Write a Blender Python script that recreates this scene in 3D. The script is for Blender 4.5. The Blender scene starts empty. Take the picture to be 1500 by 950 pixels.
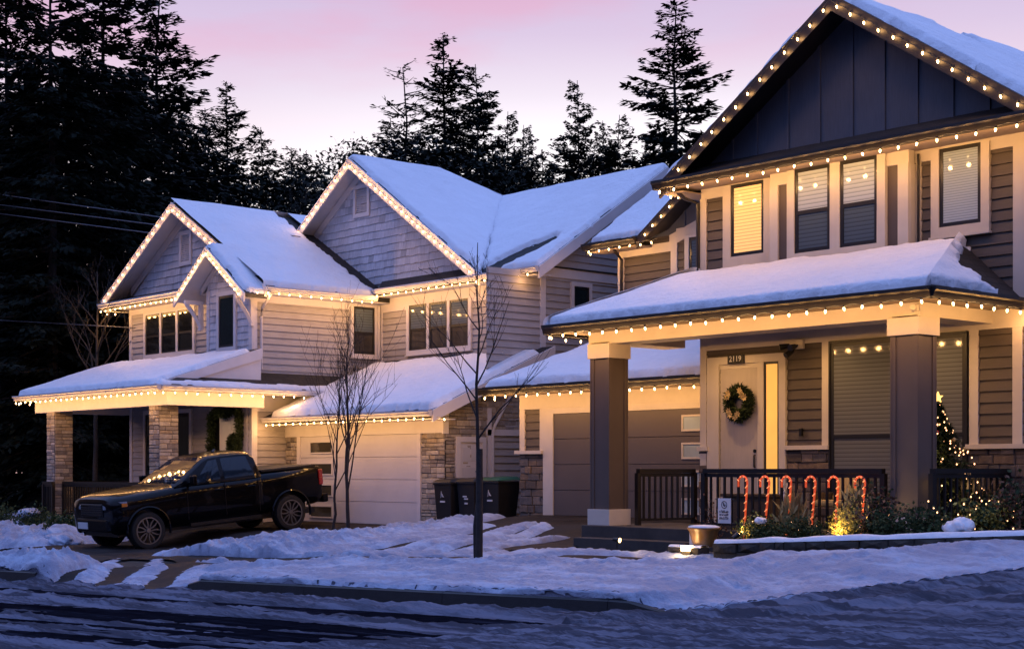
import bpy, bmesh, math, random
import numpy as np
from mathutils import Vector, Matrix
random.seed(7); np.random.seed(7)
EYE = 1.9          # everything is measured from eye height and lifted by this at the end
SC = bpy.context.scene
COL = SC.collection
WL = {}

# ------------------------------------------------------------------ materials
def srgb(r, g, b):
    f = lambda c: (c/255/12.92) if c/255 <= .04045 else ((c/255+.055)/1.055)**2.4
    return (f(r), f(g), f(b))

class NT:
    def __init__(s, name):
        s.m = bpy.data.materials.new(name); s.m.use_nodes = True
        s.t = s.m.node_tree; s.n = s.t.nodes; s.n.clear()
        s.out = s.n.new('ShaderNodeOutputMaterial')
        s.b = s.n.new('ShaderNodeBsdfPrincipled'); s.l(s.b, 0, s.out, 0)
        s.tc = s.n.new('ShaderNodeTexCoord')
    def l(s, a, ao, b, bi): s.t.links.new(a.outputs[ao], b.inputs[bi])
    def node(s, t, **k):
        n = s.n.new(t)
        for a, v in k.items():
            if a.startswith('_'): n.inputs[a[1:]].default_value = v
            else: setattr(n, a, v)
        return n
    def mapping(s, scale=(1, 1, 1), rot=(0, 0, 0)):
        mp = s.node('ShaderNodeMapping'); mp.inputs['Scale'].default_value = scale; mp.inputs['Rotation'].default_value = rot
        s.l(s.tc, 'Object', mp, 0); return mp
    def noise(s, scale, detail=5, rough=.6, mp=None):
        n = s.node('ShaderNodeTexNoise', _Scale=scale, _Detail=detail, _Roughness=rough)
        if mp is None: s.l(s.tc, 'Object', n, 'Vector')
        else: s.l(mp, 0, n, 'Vector')
        return n
    def ramp(s, src, so, stops):
        r = s.node('ShaderNodeValToRGB'); e = r.color_ramp.elements
        e[0].position, e[0].color = stops[0][0], (*stops[0][1], 1)
        e[1].position, e[1].color = stops[-1][0], (*stops[-1][1], 1)
        for p, c in stops[1:-1]:
            x = e.new(p); x.color = (*c, 1)
        s.l(src, so, r, 0); return r
    def mix(s, fac, a, b, blend='MIX'):
        m = s.node('ShaderNodeMix', data_type='RGBA', blend_type=blend)
        for i, v in ((0, fac), (6, a), (7, b)):
            if isinstance(v, tuple) and hasattr(v[0], 'outputs'): s.t.links.new(v[0].outputs[v[1]], m.inputs[i])
            elif isinstance(v, tuple): m.inputs[i].default_value = (*v, 1)
            else: m.inputs[i].default_value = v
        return m
    def bump(s, src, so, dist, strength=1.0, prev=None):
        b = s.node('ShaderNodeBump', _Strength=strength, _Distance=dist)
        s.l(src, so, b, 'Height')
        if prev: s.l(prev, 0, b, 'Normal')
        s.l(b, 0, s.b, 'Normal'); return b

def simple(name, col, rough=.7, var=.25, vs=3.0, bumpd=.002, bs=60, metal=0, spec=.5, coat=0, colattr=False):
    t = NT(name)
    n = t.noise(vs, 6)
    lo = tuple(c*(1-var) for c in col); hi = tuple(min(1, c*(1+var)) for c in col)
    r = t.ramp(n, 0, [(.3, lo), (.7, hi)])
    src = (r, 0)
    if colattr:
        a = t.node('ShaderNodeAttribute', attribute_name='Col')
        m = t.mix(1.0, (r, 0), (a, 0), 'MULTIPLY'); src = (m, 2)
    t.t.links.new(src[0].outputs[src[1]], t.b.inputs['Base Color'])
    t.b.inputs['Roughness'].default_value = rough
    t.b.inputs['Metallic'].default_value = metal
    t.b.inputs['Specular IOR Level'].default_value = spec
    if coat: t.b.inputs['Coat Weight'].default_value = coat; t.b.inputs['Coat Roughness'].default_value = .03
    if bumpd:
        n2 = t.noise(bs, 4); t.bump(n2, 0, bumpd)
    return t.m

def emit(name, col, strength):
    t = NT(name); t.b.inputs['Base Color'].default_value = (*col, 1)
    t.b.inputs['Emission Color'].default_value = (*col, 1); t.b.inputs['Emission Strength'].default_value = strength
    t.b.inputs['Roughness'].default_value = .4
    return t.m

def wood_grain(name, col, rough=.7, axis='h', var=.22, colattr=False):
    t = NT(name)
    mp = t.mapping((1.2, 1.2, 14) if axis == 'h' else (14, 14, 1.0))
    n = t.noise(3, 8, .65, mp)
    big = t.noise(.9, 3)
    r = t.ramp(n, 0, [(.3, tuple(c*(1-var) for c in col)), (.7, tuple(min(1, c*(1+var)) for c in col))])
    r2 = t.ramp(big, 0, [(.35, (.82, .82, .82)), (.65, (1, 1, 1))])
    m = t.mix(1.0, (r, 0), (r2, 0), 'MULTIPLY'); src = m
    if colattr:
        a = t.node('ShaderNodeAttribute', attribute_name='Col')
        src = t.mix(1.0, (m, 2), (a, 0), 'MULTIPLY')
    t.l(src, 2, t.b, 'Base Color'); t.b.inputs['Roughness'].default_value = rough
    t.bump(n, 0, .003, .6)
    return t.m

M = {}
M['trim_l'] = simple('white_painted_trim', (.66, .62, .62), .6, .06, 2, .001)
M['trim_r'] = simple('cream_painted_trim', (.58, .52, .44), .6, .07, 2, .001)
M['lap_l'] = wood_grain('greige_lap_siding', (.42, .39, .385), .65, 'h', .14, True)
M['lap_r'] = wood_grain('brown_lap_siding', (.088, .070, .058), .65, 'h', .18, True)
M['shingle_wall'] = wood_grain('grey_cedar_shingle', (.60, .60, .64), .75, 'v', .2, True)
M['board'] = wood_grain('slate_board_batten', (.10, .11, .138), .6, 'v', .15)
M['dark_trim'] = simple('dark_bronze_trim', (.012, .009, .008), .45, .2, 3, .0008)
M['black'] = simple('black_metal', (.008, .008, .009), .35, .2, 3, .0005)
M['sash'] = simple('black_window_sash', (.012, .012, .013), .35, .1, 3, 0)
M['soffit_l'] = simple('white_soffit', (.55, .53, .54), .7, .08)
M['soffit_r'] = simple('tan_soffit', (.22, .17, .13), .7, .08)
M['gutter_l'] = simple('white_gutter', (.6, .57, .57), .4, .05, 2, 0)
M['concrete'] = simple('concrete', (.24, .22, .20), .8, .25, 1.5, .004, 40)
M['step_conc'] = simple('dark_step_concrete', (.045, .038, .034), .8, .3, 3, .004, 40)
M['garage_l'] = simple('light_garage_door', (.60, .57, .58), .55, .05, 1.5, .001, 80)
M['garage_r'] = simple('taupe_garage_door', (.095, .078, .072), .55, .06, 1.5, .001, 80)
M['door'] = wood_grain('light_panel_door', (.50, .44, .38), .55, 'v', .06)
M['column'] = simple('taupe_column_board', (.092, .070, .058), .6, .08, 2, .001)
M['bark'] = simple('bark', (.022, .016, .014), .9, .4, 12, .01, 40)
M['bark_light'] = simple('grey_bark', (.04, .034, .03), .9, .4, 12, .006, 40)
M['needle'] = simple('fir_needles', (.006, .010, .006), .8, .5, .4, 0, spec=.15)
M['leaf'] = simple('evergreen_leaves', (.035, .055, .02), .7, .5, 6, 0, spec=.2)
M['leaf_gold'] = simple('golden_leaves', (.38, .32, .06), .6, .3, 8, 0)
M['leaf_rust'] = simple('rusty_dry_leaves', (.13, .06, .03), .8, .4, 8, 0)
M['grass_dry'] = simple('dry_grass', (.3, .24, .1), .8, .3, 8, 0)
M['plastic_dk'] = simple('dark_bin_plastic', (.006, .0065, .009), .5, .15, 3, .001)
M['plastic_gn'] = simple('green_bin_lid', (.01, .07, .03), .45, .15, 3, 0)
M['paint_white'] = simple('white_print', (.6, .6, .62), .6, .05, 3, 0)
M['ink'] = simple('dark_print', (.03, .015, .012), .6, .05, 3, 0)
M['rust_wood'] = wood_grain('red_brown_fence_wood', (.12, .04, .02), .8, 'h')
M['wicker'] = simple('wicker', (.09, .06, .035), .7, .3, 40, .004, 90)
M['cushion'] = simple('mustard_cushion', (.45, .32, .12), .8, .1, 3, .002)
M['bronze'] = simple('bronze_glaze', (.22, .12, .04), .3, .3, 5, 0, coat=.5)
M['stone_edge'] = simple('rough_wall_block', (.035, .03, .024), .85, .4, 9, .02, 14)
M['kerb'] = simple('wet_kerb_concrete', (.016, .016, .018), .55, .3, 5, .004, 40)
M['wire'] = simple('dark_cable', (.01, .012, .01), .5, .1, 3, 0)
M['cable'] = simple('overhead_cable', (.13, .13, .15), .5, .1, 3, 0)
M['gold'] = simple('gold_decoration', (.5, .36, .15), .35, .2, 9, 0)
M['redpaint'] = simple('red_berry', (.25, .01, .01), .4, .2, 9, 0)
M['bulb'] = emit('warm_bulb', (1.0, .60, .26), 16)
M['bulb_small'] = emit('fairy_light', (1.0, .50, .22), 5)
M['blocklens'] = emit('block_lamp_lens', (1.0, .62, .25), 12)
M['downlight'] = emit('downlight_lens', (1.0, .65, .32), 8)
M['star'] = emit('lit_star', (1.0, .62, .15), 2.2)
M['lampglow'] = emit('lamp_lens', (1.0, .62, .22), 14)
M['caneglow'] = emit('candy_cane_red', (1.0, .12, .03), .36)
M['canewhite'] = emit('candy_cane_pale', (1.0, .33, .12), .85)

def stone_mat(name, cols):
    t = NT(name)
    a = t.node('ShaderNodeAttribute', attribute_name='Col')
    n = t.noise(9, 7, .7); r = t.ramp(n, 0, [(.25, (.6, .57, .55)), (.75, (1.25, 1.2, 1.15))])
    m = t.mix(1.0, (a, 0), (r, 0), 'MULTIPLY'); t.l(m, 2, t.b, 'Base Color')
    t.b.inputs['Roughness'].default_value = .9
    n2 = t.noise(22, 6, .7); t.bump(n2, 0, .02)
    return t.m
M['stone'] = stone_mat('ledge_stone', None)

def roof_mat():
    t = NT('asphalt_shingles')
    br = t.node('ShaderNodeTexBrick', _Scale=1.0); br.offset = .5
    br.inputs['Brick Width'].default_value = .3; br.inputs['Row Height'].default_value = .14; br.inputs['Mortar Size'].default_value = .012
    br.inputs['Color1'].default_value = (.012, .011, .011, 1); br.inputs['Color2'].default_value = (.026, .023, .022, 1); br.inputs['Mortar'].default_value = (.006, .006, .006, 1)
    t.l(t.tc, 'UV', br, 'Vector'); n = t.noise(50, 3)
    r = t.ramp(n, 0, [(.3, (.6, .6, .6)), (.7, (1.4, 1.4, 1.4))])
    m = t.mix(1.0, (br, 0), (r, 0), 'MULTIPLY'); t.l(m, 2, t.b, 'Base Color')
    t.b.inputs['Roughness'].default_value = .8
    b = t.bump(n, 0, .004); t.bump(br, 1, .01, -1.0, b)
    return t.m
M['roof'] = roof_mat()

def snow_mat(name, base, dirty=None, amt=0.0, ds=1.2, stretch=(1, 1, 1), bumps=((5, .05), (28, .02), (110, .007))):
    t = NT(name)
    t.b.inputs['Roughness'].default_value = .55
    t.b.inputs['Specular IOR Level'].default_value = .3 if base[0] > .3 else 0.0
    mp = t.mapping(stretch, (0, 0, 0))
    n = t.noise(ds, 7, .7, mp)
    if dirty: r = t.ramp(n, 0, [(.5-amt, dirty), (.62-amt*.5, base)])
    else: r = t.ramp(n, 0, [(.3, tuple(c*.93 for c in base)), (.7, base)])
    t.l(r, 0, t.b, 'Base Color')
    prev = None
    for s, d in bumps:
        nn = t.noise(s, 6, .6); prev = t.bump(nn, 0, d, 1.0, prev)
    return t.m
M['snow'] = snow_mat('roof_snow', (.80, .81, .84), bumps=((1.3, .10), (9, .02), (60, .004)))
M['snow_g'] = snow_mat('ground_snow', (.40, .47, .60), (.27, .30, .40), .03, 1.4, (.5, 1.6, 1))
M['slush'] = snow_mat('road_slush', (.170, .175, .228), (.06, .06, .078), .05, 1.6, (.12, 3.0, 1), ((9, .02), (40, .014), (120, .006)))

def road_mat():
    t = NT('wet_asphalt')
    mp = t.mapping((.25, 2.6, 1), (0, 0, -.04))
    n = t.noise(1.5, 9, .72, mp); n2 = t.noise(60, 4); n3 = t.noise(6, 6)
    r = t.ramp(n, 0, [(.40, (.006, .006, .010)), (.56, (.009, .0095, .015)), (.70, (.03, .034, .055))])
    r2 = t.ramp(n3, 0, [(.35, (.7, .7, .7)), (.65, (1.2, 1.2, 1.2))])
    m = t.mix(1.0, (r, 0), (r2, 0), 'MULTIPLY'); t.l(m, 2, t.b, 'Base Color')
    rr = t.ramp(n, 0, [(.42, (.5, .5, .5)), (.6, (.85, .85, .85))]); t.l(rr, 0, t.b, 'Roughness'); t.b.inputs['Specular IOR Level'].default_value = 0.0
    b = t.bump(n2, 0, .006); t.bump(n, 0, .05, 1.0, b)
    return t.m
M['road'] = road_mat()
def drive_mat():
    t = NT('wet_driveway')
    n = t.noise(1.3, 8, .7); n2 = t.noise(70, 4)
    r = t.ramp(n, 0, [(.35, (.016, .014, .014)), (.6, (.042, .038, .036))]); t.l(r, 0, t.b, 'Base Color'); t.b.inputs['Specular IOR Level'].default_value = .04
    rr = t.ramp(n, 0, [(.4, (.55, .55, .55)), (.6, (.8, .8, .8))]); t.l(rr, 0, t.b, 'Roughness')
    t.bump(n2, 0, .006); return t.m
M['drive'] = drive_mat()
M['soil'] = simple('frozen_soil', (.03, .022, .015), .95, .4, 4, .02, 20)

def glass_mat(name, base, rough=.06, blinds=0, emitc=None, es=0, curtain=False):
    t = NT(name)
    t.b.inputs['Roughness'].default_value = .7; t.b.inputs['Specular IOR Level'].default_value = 0.0
    t.b.inputs['Coat Weight'].default_value = 1.0; t.b.inputs['Coat Roughness'].default_value = rough
    t.b.inputs['Coat IOR'].default_value = 1.5
    src = None
    if blinds:
        sp = t.node('ShaderNodeSeparateXYZ'); t.l(t.tc, 'Object', sp, 0)
        m1 = t.node('ShaderNodeMath', operation='MULTIPLY'); t.l(sp, 2, m1, 0); m1.inputs[1].default_value = float(blinds)
        m2 = t.node('ShaderNodeMath', operation='FRACT'); t.l(m1, 0, m2, 0)
        r = t.ramp(m2, 0, [(.0, tuple(c*.38 for c in base)), (.28, tuple(c*.8 for c in base)), (.95, base)]); src = (r, 0)
        t.l(r, 0, t.b, 'Base Color')
        if es: t.l(r, 0, t.b, 'Emission Color')
    elif curtain:
        mp = t.mapping((1, 1, .02)); n = t.noise(5, 4, .6, mp)
        r = t.ramp(n, 0, [(.3, tuple(c*.5 for c in base)), (.7, base)]); t.l(r, 0, t.b, 'Base Color')
    else:
        n = t.noise(1.1, 3); r = t.ramp(n, 0, [(.3, tuple(c*.6 for c in base)), (.7, base)]); t.l(r, 0, t.b, 'Base Color')
    if es:
        if not blinds: t.b.inputs['Emission Color'].default_value = (*emitc, 1)
        t.b.inputs['Emission Strength'].default_value = es
    return t.m
M['glass_dark'] = glass_mat('dark_window_glass', (.012, .014, .016))
M['glass_teal'] = glass_mat('teal_dark_glass', (.008, .018, .022))
M['glass_blind'] = glass_mat('window_with_blind', (.46, .54, .62), blinds=15)
M['glass_blind_dk'] = glass_mat('window_with_dim_blind', (.085, .12, .16), blinds=15)
M['glass_frost'] = glass_mat('window_with_pale_shade', (.42, .52, .60), blinds=26)
M['glass_lit'] = glass_mat('lit_window_blind', (1.0, .60, .22), blinds=18, es=.75, emitc=(1, .6, .2))
M['glass_side'] = glass_mat('lit_sidelight', (1.0, .50, .10), blinds=0, es=.75, emitc=(1, .52, .12))
M['glass_porch'] = glass_mat('porch_window_blind', (.155, .165, .175), blinds=15)
M['glass_curt'] = glass_mat('curtained_dark_glass', (.05, .045, .04), curtain=True)
M['glass_gar'] = glass_mat('garage_frosted_pane', (.45, .55, .60))
M['glass_gar_l'] = glass_mat('garage_dim_pane', (.06, .055, .04))
M['car_paint'] = simple('black_car_paint', (.0008, .0010, .0022), .3, .1, 1, 0, spec=.06, coat=.36)
M['car_glass'] = glass_mat('car_glass', (.008, .016, .026), .03)
M['tyre'] = simple('tyre_rubber', (.008, .008, .008), .8, .2, 20, .002)
M['alloy'] = simple('machined_alloy', (.22, .22, .23), .35, .1, 6, 0, metal=.9)
M['alloy_dark'] = simple('dark_alloy', (.02, .02, .022), .4, .1, 6, 0, metal=.5)
M['lens'] = simple('headlight_lens', (.25, .27, .32), .1, .3, 18, .004, 12, coat=1)
M['amber'] = simple('amber_lens', (.6, .18, .02), .2, .1, 9, 0)
M['taillight'] = simple('tail_light_red', (.25, .006, .006), .2, .1, 9, 0, coat=1)
M['chrome'] = simple('chrome', (.5, .5, .52), .12, .1, 3, 0, metal=1)

# ------------------------------------------------------------------ mesh building
class MB:
    def __init__(s): s.v = []; s.f = []; s.c = []; s.mi = []
    def face(s, pts, col=(1, 1, 1), mi=0):
        b = len(s.v); s.v += [tuple(p) for p in pts]; s.f.append(tuple(range(b, b+len(pts)))); s.c.append(col); s.mi.append(mi)
    def mesh(s, vs, fs, col=(1, 1, 1), mi=0):
        b = len(s.v); s.v += [tuple(p) for p in vs]
        for f in fs: s.f.append(tuple(i+b for i in f)); s.c.append(col); s.mi.append(mi)
    def box(s, x0, x1, y0, y1, z0, z1, col=(1, 1, 1), mi=0):
        x0, x1 = sorted((x0, x1)); y0, y1 = sorted((y0, y1)); z0, z1 = sorted((z0, z1))
        vs = [(x0, y0, z0), (x1, y0, z0), (x1, y1, z0), (x0, y1, z0), (x0, y0, z1), (x1, y0, z1), (x1, y1, z1), (x0, y1, z1)]
        s.mesh(vs, [(0, 3, 2, 1), (4, 5, 6, 7), (0, 1, 5, 4), (1, 2, 6, 5), (2, 3, 7, 6), (3, 0, 4, 7)], col, mi)
    def extrude(s, pts, vec, col=(1, 1, 1), mi=0, mib=None):
        """closed prism: pts (one cap) moved by vec (other cap)"""
        n = len(pts); vec = Vector(vec); a = [Vector(p) for p in pts]; b = [p+vec for p in a]
        s.mesh(a+b, [tuple(range(n))], col, mi)
        base = len(s.v)-2*n
        s.f.append(tuple(base+n+i for i in reversed(range(n)))); s.c.append(col); s.mi.append(mi if mib is None else mib)
        for i in range(n):
            j = (i+1) % n
            s.f.append((base+j, base+i, base+n+i, base+n+j)); s.c.append(col); s.mi.append(mi)
    def tube(s, pts, r, seg=6, col=(1, 1, 1), mi=0, cap=True):
        pts = [Vector(p) for p in pts]; n = len(pts)
        rs = r if isinstance(r, (list, tuple)) else [r]*n
        b = len(s.v); up = Vector((0, 0, 1))
        for i, p in enumerate(pts):
            d = (pts[min(i+1, n-1)]-pts[max(i-1, 0)])
            if d.length < 1e-9: d = up.copy()
            d.normalize()
            a = d.cross(up if abs(d.z) < .95 else Vector((1, 0, 0))).normalized(); c = d.cross(a)
            for k in range(seg):
                th = 2*math.pi*k/seg
                s.v.append(tuple(p+(a*math.cos(th)+c*math.sin(th))*rs[i]))
        for i in range(n-1):
            for k in range(seg):
                k2 = (k+1) % seg
                s.f.append((b+i*seg+k, b+i*seg+k2, b+(i+1)*seg+k2, b+(i+1)*seg+k)); s.c.append(col); s.mi.append(mi)
        if cap:
            s.f.append(tuple(b+k for k in reversed(range(seg)))); s.c.append(col); s.mi.append(mi)
            s.f.append(tuple(b+(n-1)*seg+k for k in range(seg))); s.c.append(col); s.mi.append(mi)
    def lathe(s, prof, c=(0, 0, 0), seg=20, axis='z', col=(1, 1, 1), mi=0):
        b = len(s.v); n = len(prof); c = Vector(c)
        for r, h in prof:
            for k in range(seg):
                th = 2*math.pi*k/seg; x, y = r*math.cos(th), r*math.sin(th)
                s.v.append(tuple(c+(Vector((x, y, h)) if axis == 'z' else Vector((h, x, y)) if axis == 'x' else Vector((x, h, y)))))
        for i in range(n-1):
            for k in range(seg):
                k2 = (k+1) % seg
                s.f.append((b+i*seg+k, b+i*seg+k2, b+(i+1)*seg+k2, b+(i+1)*seg+k)); s.c.append(col); s.mi.append(mi)
    def build(s, name, mats, parent=None, smooth=False, world=True, fix=False, recalc=False, bevel=0):
        if not isinstance(mats, (list, tuple)): mats = [mats]
        me = bpy.data.meshes.new(name)
        off = WL.get(parent.name, (0, 0, 0)) if (parent and world) else (0, 0, 0)
        vs = [(a-off[0], b-off[1], c-off[2]) for a, b, c in s.v] if parent and world else s.v
        me.from_pydata(vs, [], s.f); me.update()
        for m in mats: me.materials.append(m)
        me.polygons.foreach_set('material_index', s.mi)
        if any(c != (1, 1, 1) for c in s.c) or any('Col' == getattr(n, 'attribute_name', '') for m in mats for n in m.node_tree.nodes if n.type == 'ATTRIBUTE'):
            at = me.color_attributes.new('Col', 'FLOAT_COLOR', 'CORNER')
            arr = []
            for p in me.polygons:
                arr += [*s.c[p.index], 1.0]*p.loop_total
            at.data.foreach_set('color', arr)
        if recalc or bevel:
            bm = bmesh.new(); bm.from_mesh(me)
            bmesh.ops.remove_doubles(bm, verts=bm.verts, dist=1e-5)
            bmesh.ops.recalc_face_normals(bm, faces=bm.faces)
            if bevel:
                ed = [e for e in bm.edges if len(e.link_faces) == 2 and e.calc_face_angle(0) > .5]
                bmesh.ops.bevel(bm, geom=ed, offset=bevel, segments=2, affect='EDGES', profile=.6)
            bm.to_mesh(me); bm.free()
        if smooth:
            me.shade_smooth()
            if smooth is not True: me.set_sharp_from_angle(angle=math.radians(smooth))
        o = bpy.data.objects.new(name, me); COL.objects.link(o)
        if parent: o.parent = parent; WL[o.name] = tuple(off)
        else: WL[o.name] = (0, 0, 0)
        return o

def tag(o, label=None, cat=None, group=None, kind=None):
    if label: o['label'] = label
    if cat: o['category'] = cat
    if group: o['group'] = group
    if kind: o['kind'] = kind
    return o
def thing(name, loc, label, cat, group=None, kind=None):
    o = bpy.data.objects.new(name, None); COL.objects.link(o); o.location = loc; o.empty_display_size = .3
    WL[o.name] = tuple(loc); tag(o, label, cat, group, kind); return o

# faces of the houses: front faces look to -y, side faces look to +x
def front(Y): return lambda h, z, d: (h, Y-d, z)
def side(X): return lambda h, z, d: (X+d, h, z)
def fbox(mb, F, h0, h1, z0, z1, d0, d1, col=(1, 1, 1), mi=0):
    a = F(h0, z0, d0); b = F(h1, z1, d1)
    mb.box(a[0], b[0], a[1], b[1], a[2], b[2], col, mi)
def clip(poly, axis, val, keep_greater):
    out = []
    for i in range(len(poly)):
        a, b = poly[i], poly[(i+1) % len(poly)]
        ia = (a[axis] >= val) == keep_greater or a[axis] == val; ib = (b[axis] >= val) == keep_greater or b[axis] == val
        if ia: out.append(a)
        if ia != ib:
            t = (val-a[axis])/(b[axis]-a[axis]); out.append(tuple(a[k]+t*(b[k]-a[k]) for k in (0, 1)))
    return out
def cell(poly, h0, h1, z0, z1):
    p = poly
    for ax, v, g in ((0, h0, True), (0, h1, False), (1, z0, True), (1, z1, False)):
        if v is None: continue
        p = clip(p, ax, v, g)
        if len(p) < 3: return None
    return p
def siding(mb, F, poly, pitch=.165, th=.027, board=3.66):
    zs = [p[1] for p in poly]; hs = [p[0] for p in poly]; z = math.floor(min(zs)/pitch)*pitch
    while z < max(zs):
        off = random.random()*board; h = min(hs)-off
        while h < max(hs):
            p = cell(poly, h, h+board-.003, z, z+pitch)
            if p:
                c = 1+random.uniform(-.06, .06); col = (c, c, c)
                pts = [F(a, b, th*(1-(b-z)/pitch)+.002) for a, b in p]
                mb.face(pts, col)
                lo = [q for q in p if abs(q[1]-z) < 1e-6]
                if len(lo) == 2:
                    a0, a1 = sorted(q[0] for q in lo)
                    mb.face([F(a0, z, -.002), F(a1, z, -.002), F(a1, z, th+.002), F(a0, z, th+.002)], (c*.22, c*.22, c*.22))  # board underside coloured dark, shade under the lap put into the colour
                    mb.face([F(a0, z-.014, .0035), F(a1, z-.014, .0035), F(a1, z, .0035), F(a0, z, .0035)], (c*.3, c*.3, c*.3)) if False else None
            h += board
        z += pitch
def shingles(mb, F, poly, pitch=.2, th=.02):
    zs = [p[1] for p in poly]; hs = [p[0] for p in poly]; z = min(zs)
    while z < max(zs):
        h = min(hs)-random.random()*.2
        while h < max(hs):
            w = random.uniform(.09, .26); dz = random.uniform(-.012, .012); jd = random.uniform(0, .006)
            p = cell(poly, h+.0025, h+w-.0025, z+dz, z+pitch)
            if p:
                c = 1+random.uniform(-.10, .08)
                if random.random() < .03: c *= .72
                mb.face([F(a, b, th*(1-(b-z)/pitch)+.004+jd) for a, b in p], (c, c, c*1.01))
                lo = [q for q in p if abs(q[1]-z-dz) < 1e-6]
                if len(lo) == 2:
                    a0, a1 = sorted(q[0] for q in lo)
                    mb.face([F(a0, z+dz, -.002), F(a1, z+dz, -.002), F(a1, z+dz, th+.004+jd), F(a0, z+dz, th+.004+jd)], (c*.5,)*3)
            h += w
        z += pitch
def flat(mb, F, poly, d=0, col=(1, 1, 1)):
    mb.face([F(a, b, d) for a, b in poly], col)
STONES = [(.40, .36, .30), (.30, .28, .26), (.47, .42, .34), (.24, .22, .21), (.36, .30, .23), (.44, .41, .38)]
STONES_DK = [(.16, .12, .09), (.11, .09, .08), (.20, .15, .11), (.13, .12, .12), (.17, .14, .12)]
def stonework(mb, F, h0, h1, z0, z1, cols, rows=(.06, .14), ws=(.12, .36), dep=.05):
    fbox(mb, F, h0, h1, z0, z1, -.03, .004, (.05, .045, .04))
    z = z0
    while z < z1-.01:
        rh = min(random.uniform(*rows), z1-z)
        if z1-z-rh < .04: rh = z1-z
        h = h0
        while h < h1-.005:
            w = min(random.uniform(*ws), h1-h)
            if h1-h-w < .07: w = h1-h
            d = random.uniform(.02, dep); g = .005; e = .012
            c = random.choice(cols); k = random.uniform(.8, 1.2); c = tuple(x*k for x in c)
            a = [F(h+g, z+g, 0), F(h+w-g, z+g, 0), F(h+w-g, z+rh-g, 0), F(h+g, z+rh-g, 0)]
            j = lambda: random.uniform(-.004, .004)
            m = [F(h+g+j(), z+g+j(), d-.008), F(h+w-g+j(), z+g+j(), d-.008), F(h+w-g+j(), z+rh-g+j(), d-.008), F(h+g+j(), z+rh-g+j(), d-.008)]
            t = [F(h+g+e, z+g+e, d+j()), F(h+w-g-e, z+g+e, d+j()), F(h+w-g-e, z+rh-g-e, d+j()), F(h+g+e, z+rh-g-e, d+j())]
            mb.mesh(a+m+t, [(0, 1, 5, 4), (1, 2, 6, 5), (2, 3, 7, 6), (3, 0, 4, 7), (4, 5, 9, 8), (5, 6, 10, 9), (6, 7, 11, 10), (7, 4, 8, 11), (8, 9, 10, 11)], c)
            h += w
        z += rh

def window(F, par, h0, h1, z0, z1, trim, pane, cols=1, split=None, tw=.11, pane2=None, gap=.1, sill=True, td=.07, ttop=None):
    """casing (the window mesh) > frame, pane"""
    ttop = tw if ttop is None else ttop
    mb = MB()
    fbox(mb, F, h0-tw, h0, z0-tw, z1+ttop, .0, td); fbox(mb, F, h1, h1+tw, z0-tw, z1+ttop, .0, td)
    if ttop > 0: fbox(mb, F, h0, h1, z1, z1+ttop, .0, td)
    fbox(mb, F, h0, h1, z0-tw, z0, .0, td)
    if sill: fbox(mb, F, h0-tw-.02, h1+tw+.02, z0-tw-.035, z0-tw, .0, td+.03)
    w = (h1-h0-gap*(cols-1))/cols; cells = []
    for i in range(cols):
        a = h0+i*(w+gap); cells.append((a, a+w))
        if i: fbox(mb, F, a-gap, a, z0, z1, .0, td-.003)
    win = mb.build('window', trim, par, bevel=.003)
    fm = MB(); pms = []; s = .06
    def pn(a_, b_, c_, d_, dp, mi=0):
        m_ = MB(); fbox(m_, F, a_, b_, c_, d_, .0, dp); pms.append((m_, mi))
    zs = z0+(z1-z0)*split if split else None
    for a, b in cells:
        fbox(fm, F, a, a+s, z0, z1, .0, .05); fbox(fm, F, b-s, b, z0, z1, .0, .05)
        fbox(fm, F, a+s, b-s, z0, z0+s, .0, .05); fbox(fm, F, a+s, b-s, z1-s, z1, .0, .05)
        if zs: fbox(fm, F, a+s, b-s, zs-.03, zs+.03, .0, .052)
        if zs and pane2:
            pn(a+s, b-s, z0+s, zs-.03, .033, 1); pn(a+s, b-s, zs+.03, z1-s, .043)
        elif zs:
            pn(a+s, b-s, z0+s, zs-.03, .033); pn(a+s, b-s, zs+.03, z1-s, .043)
        else: pn(a+s, b-s, z0+s, z1-s, .041)
    fm.build('frame', M['sash'], win)
    for m_, mi in pms: m_.build('pane', (pane2 or pane) if mi else pane, win)
    return win

def roof_part(par, pts, th=.14, soffit='soffit_l', mat='roof'):
    """roof plane (top surface pts, CCW from above) with thickness and soffit underneath"""
    mb = MB(); n = len(pts); a = [Vector(p) for p in pts]; b = [p-Vector((0, 0, th)) for p in a]
    mb.mesh(a+b, [tuple(range(n))]); base = 0
    mb.f.append(tuple(n+i for i in reversed(range(n)))); mb.c.append((1, 1, 1)); mb.mi.append(1)
    for i in range(n):
        j = (i+1) % n; mb.f.append((j, i, n+i, n+j)); mb.c.append((1, 1, 1)); mb.mi.append(0)
    o = mb.build('roof', [M[mat], M[soffit]], par)
    nrm = (a[1]-a[0]).cross(a[2]-a[1]).normalized()
    if nrm.z < 0: nrm = -nrm
    u = Vector((0, 0, 1)).cross(nrm).normalized(); v = nrm.cross(u)
    uv = o.data.uv_layers.new(name='UVMap'); off = Vector(WL[par.name])
    for lp in o.data.loops:
        p = o.data.vertices[lp.vertex_index].co+off; uv.data[lp.index].uv = (p.dot(u), p.dot(v))
    return o

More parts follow.
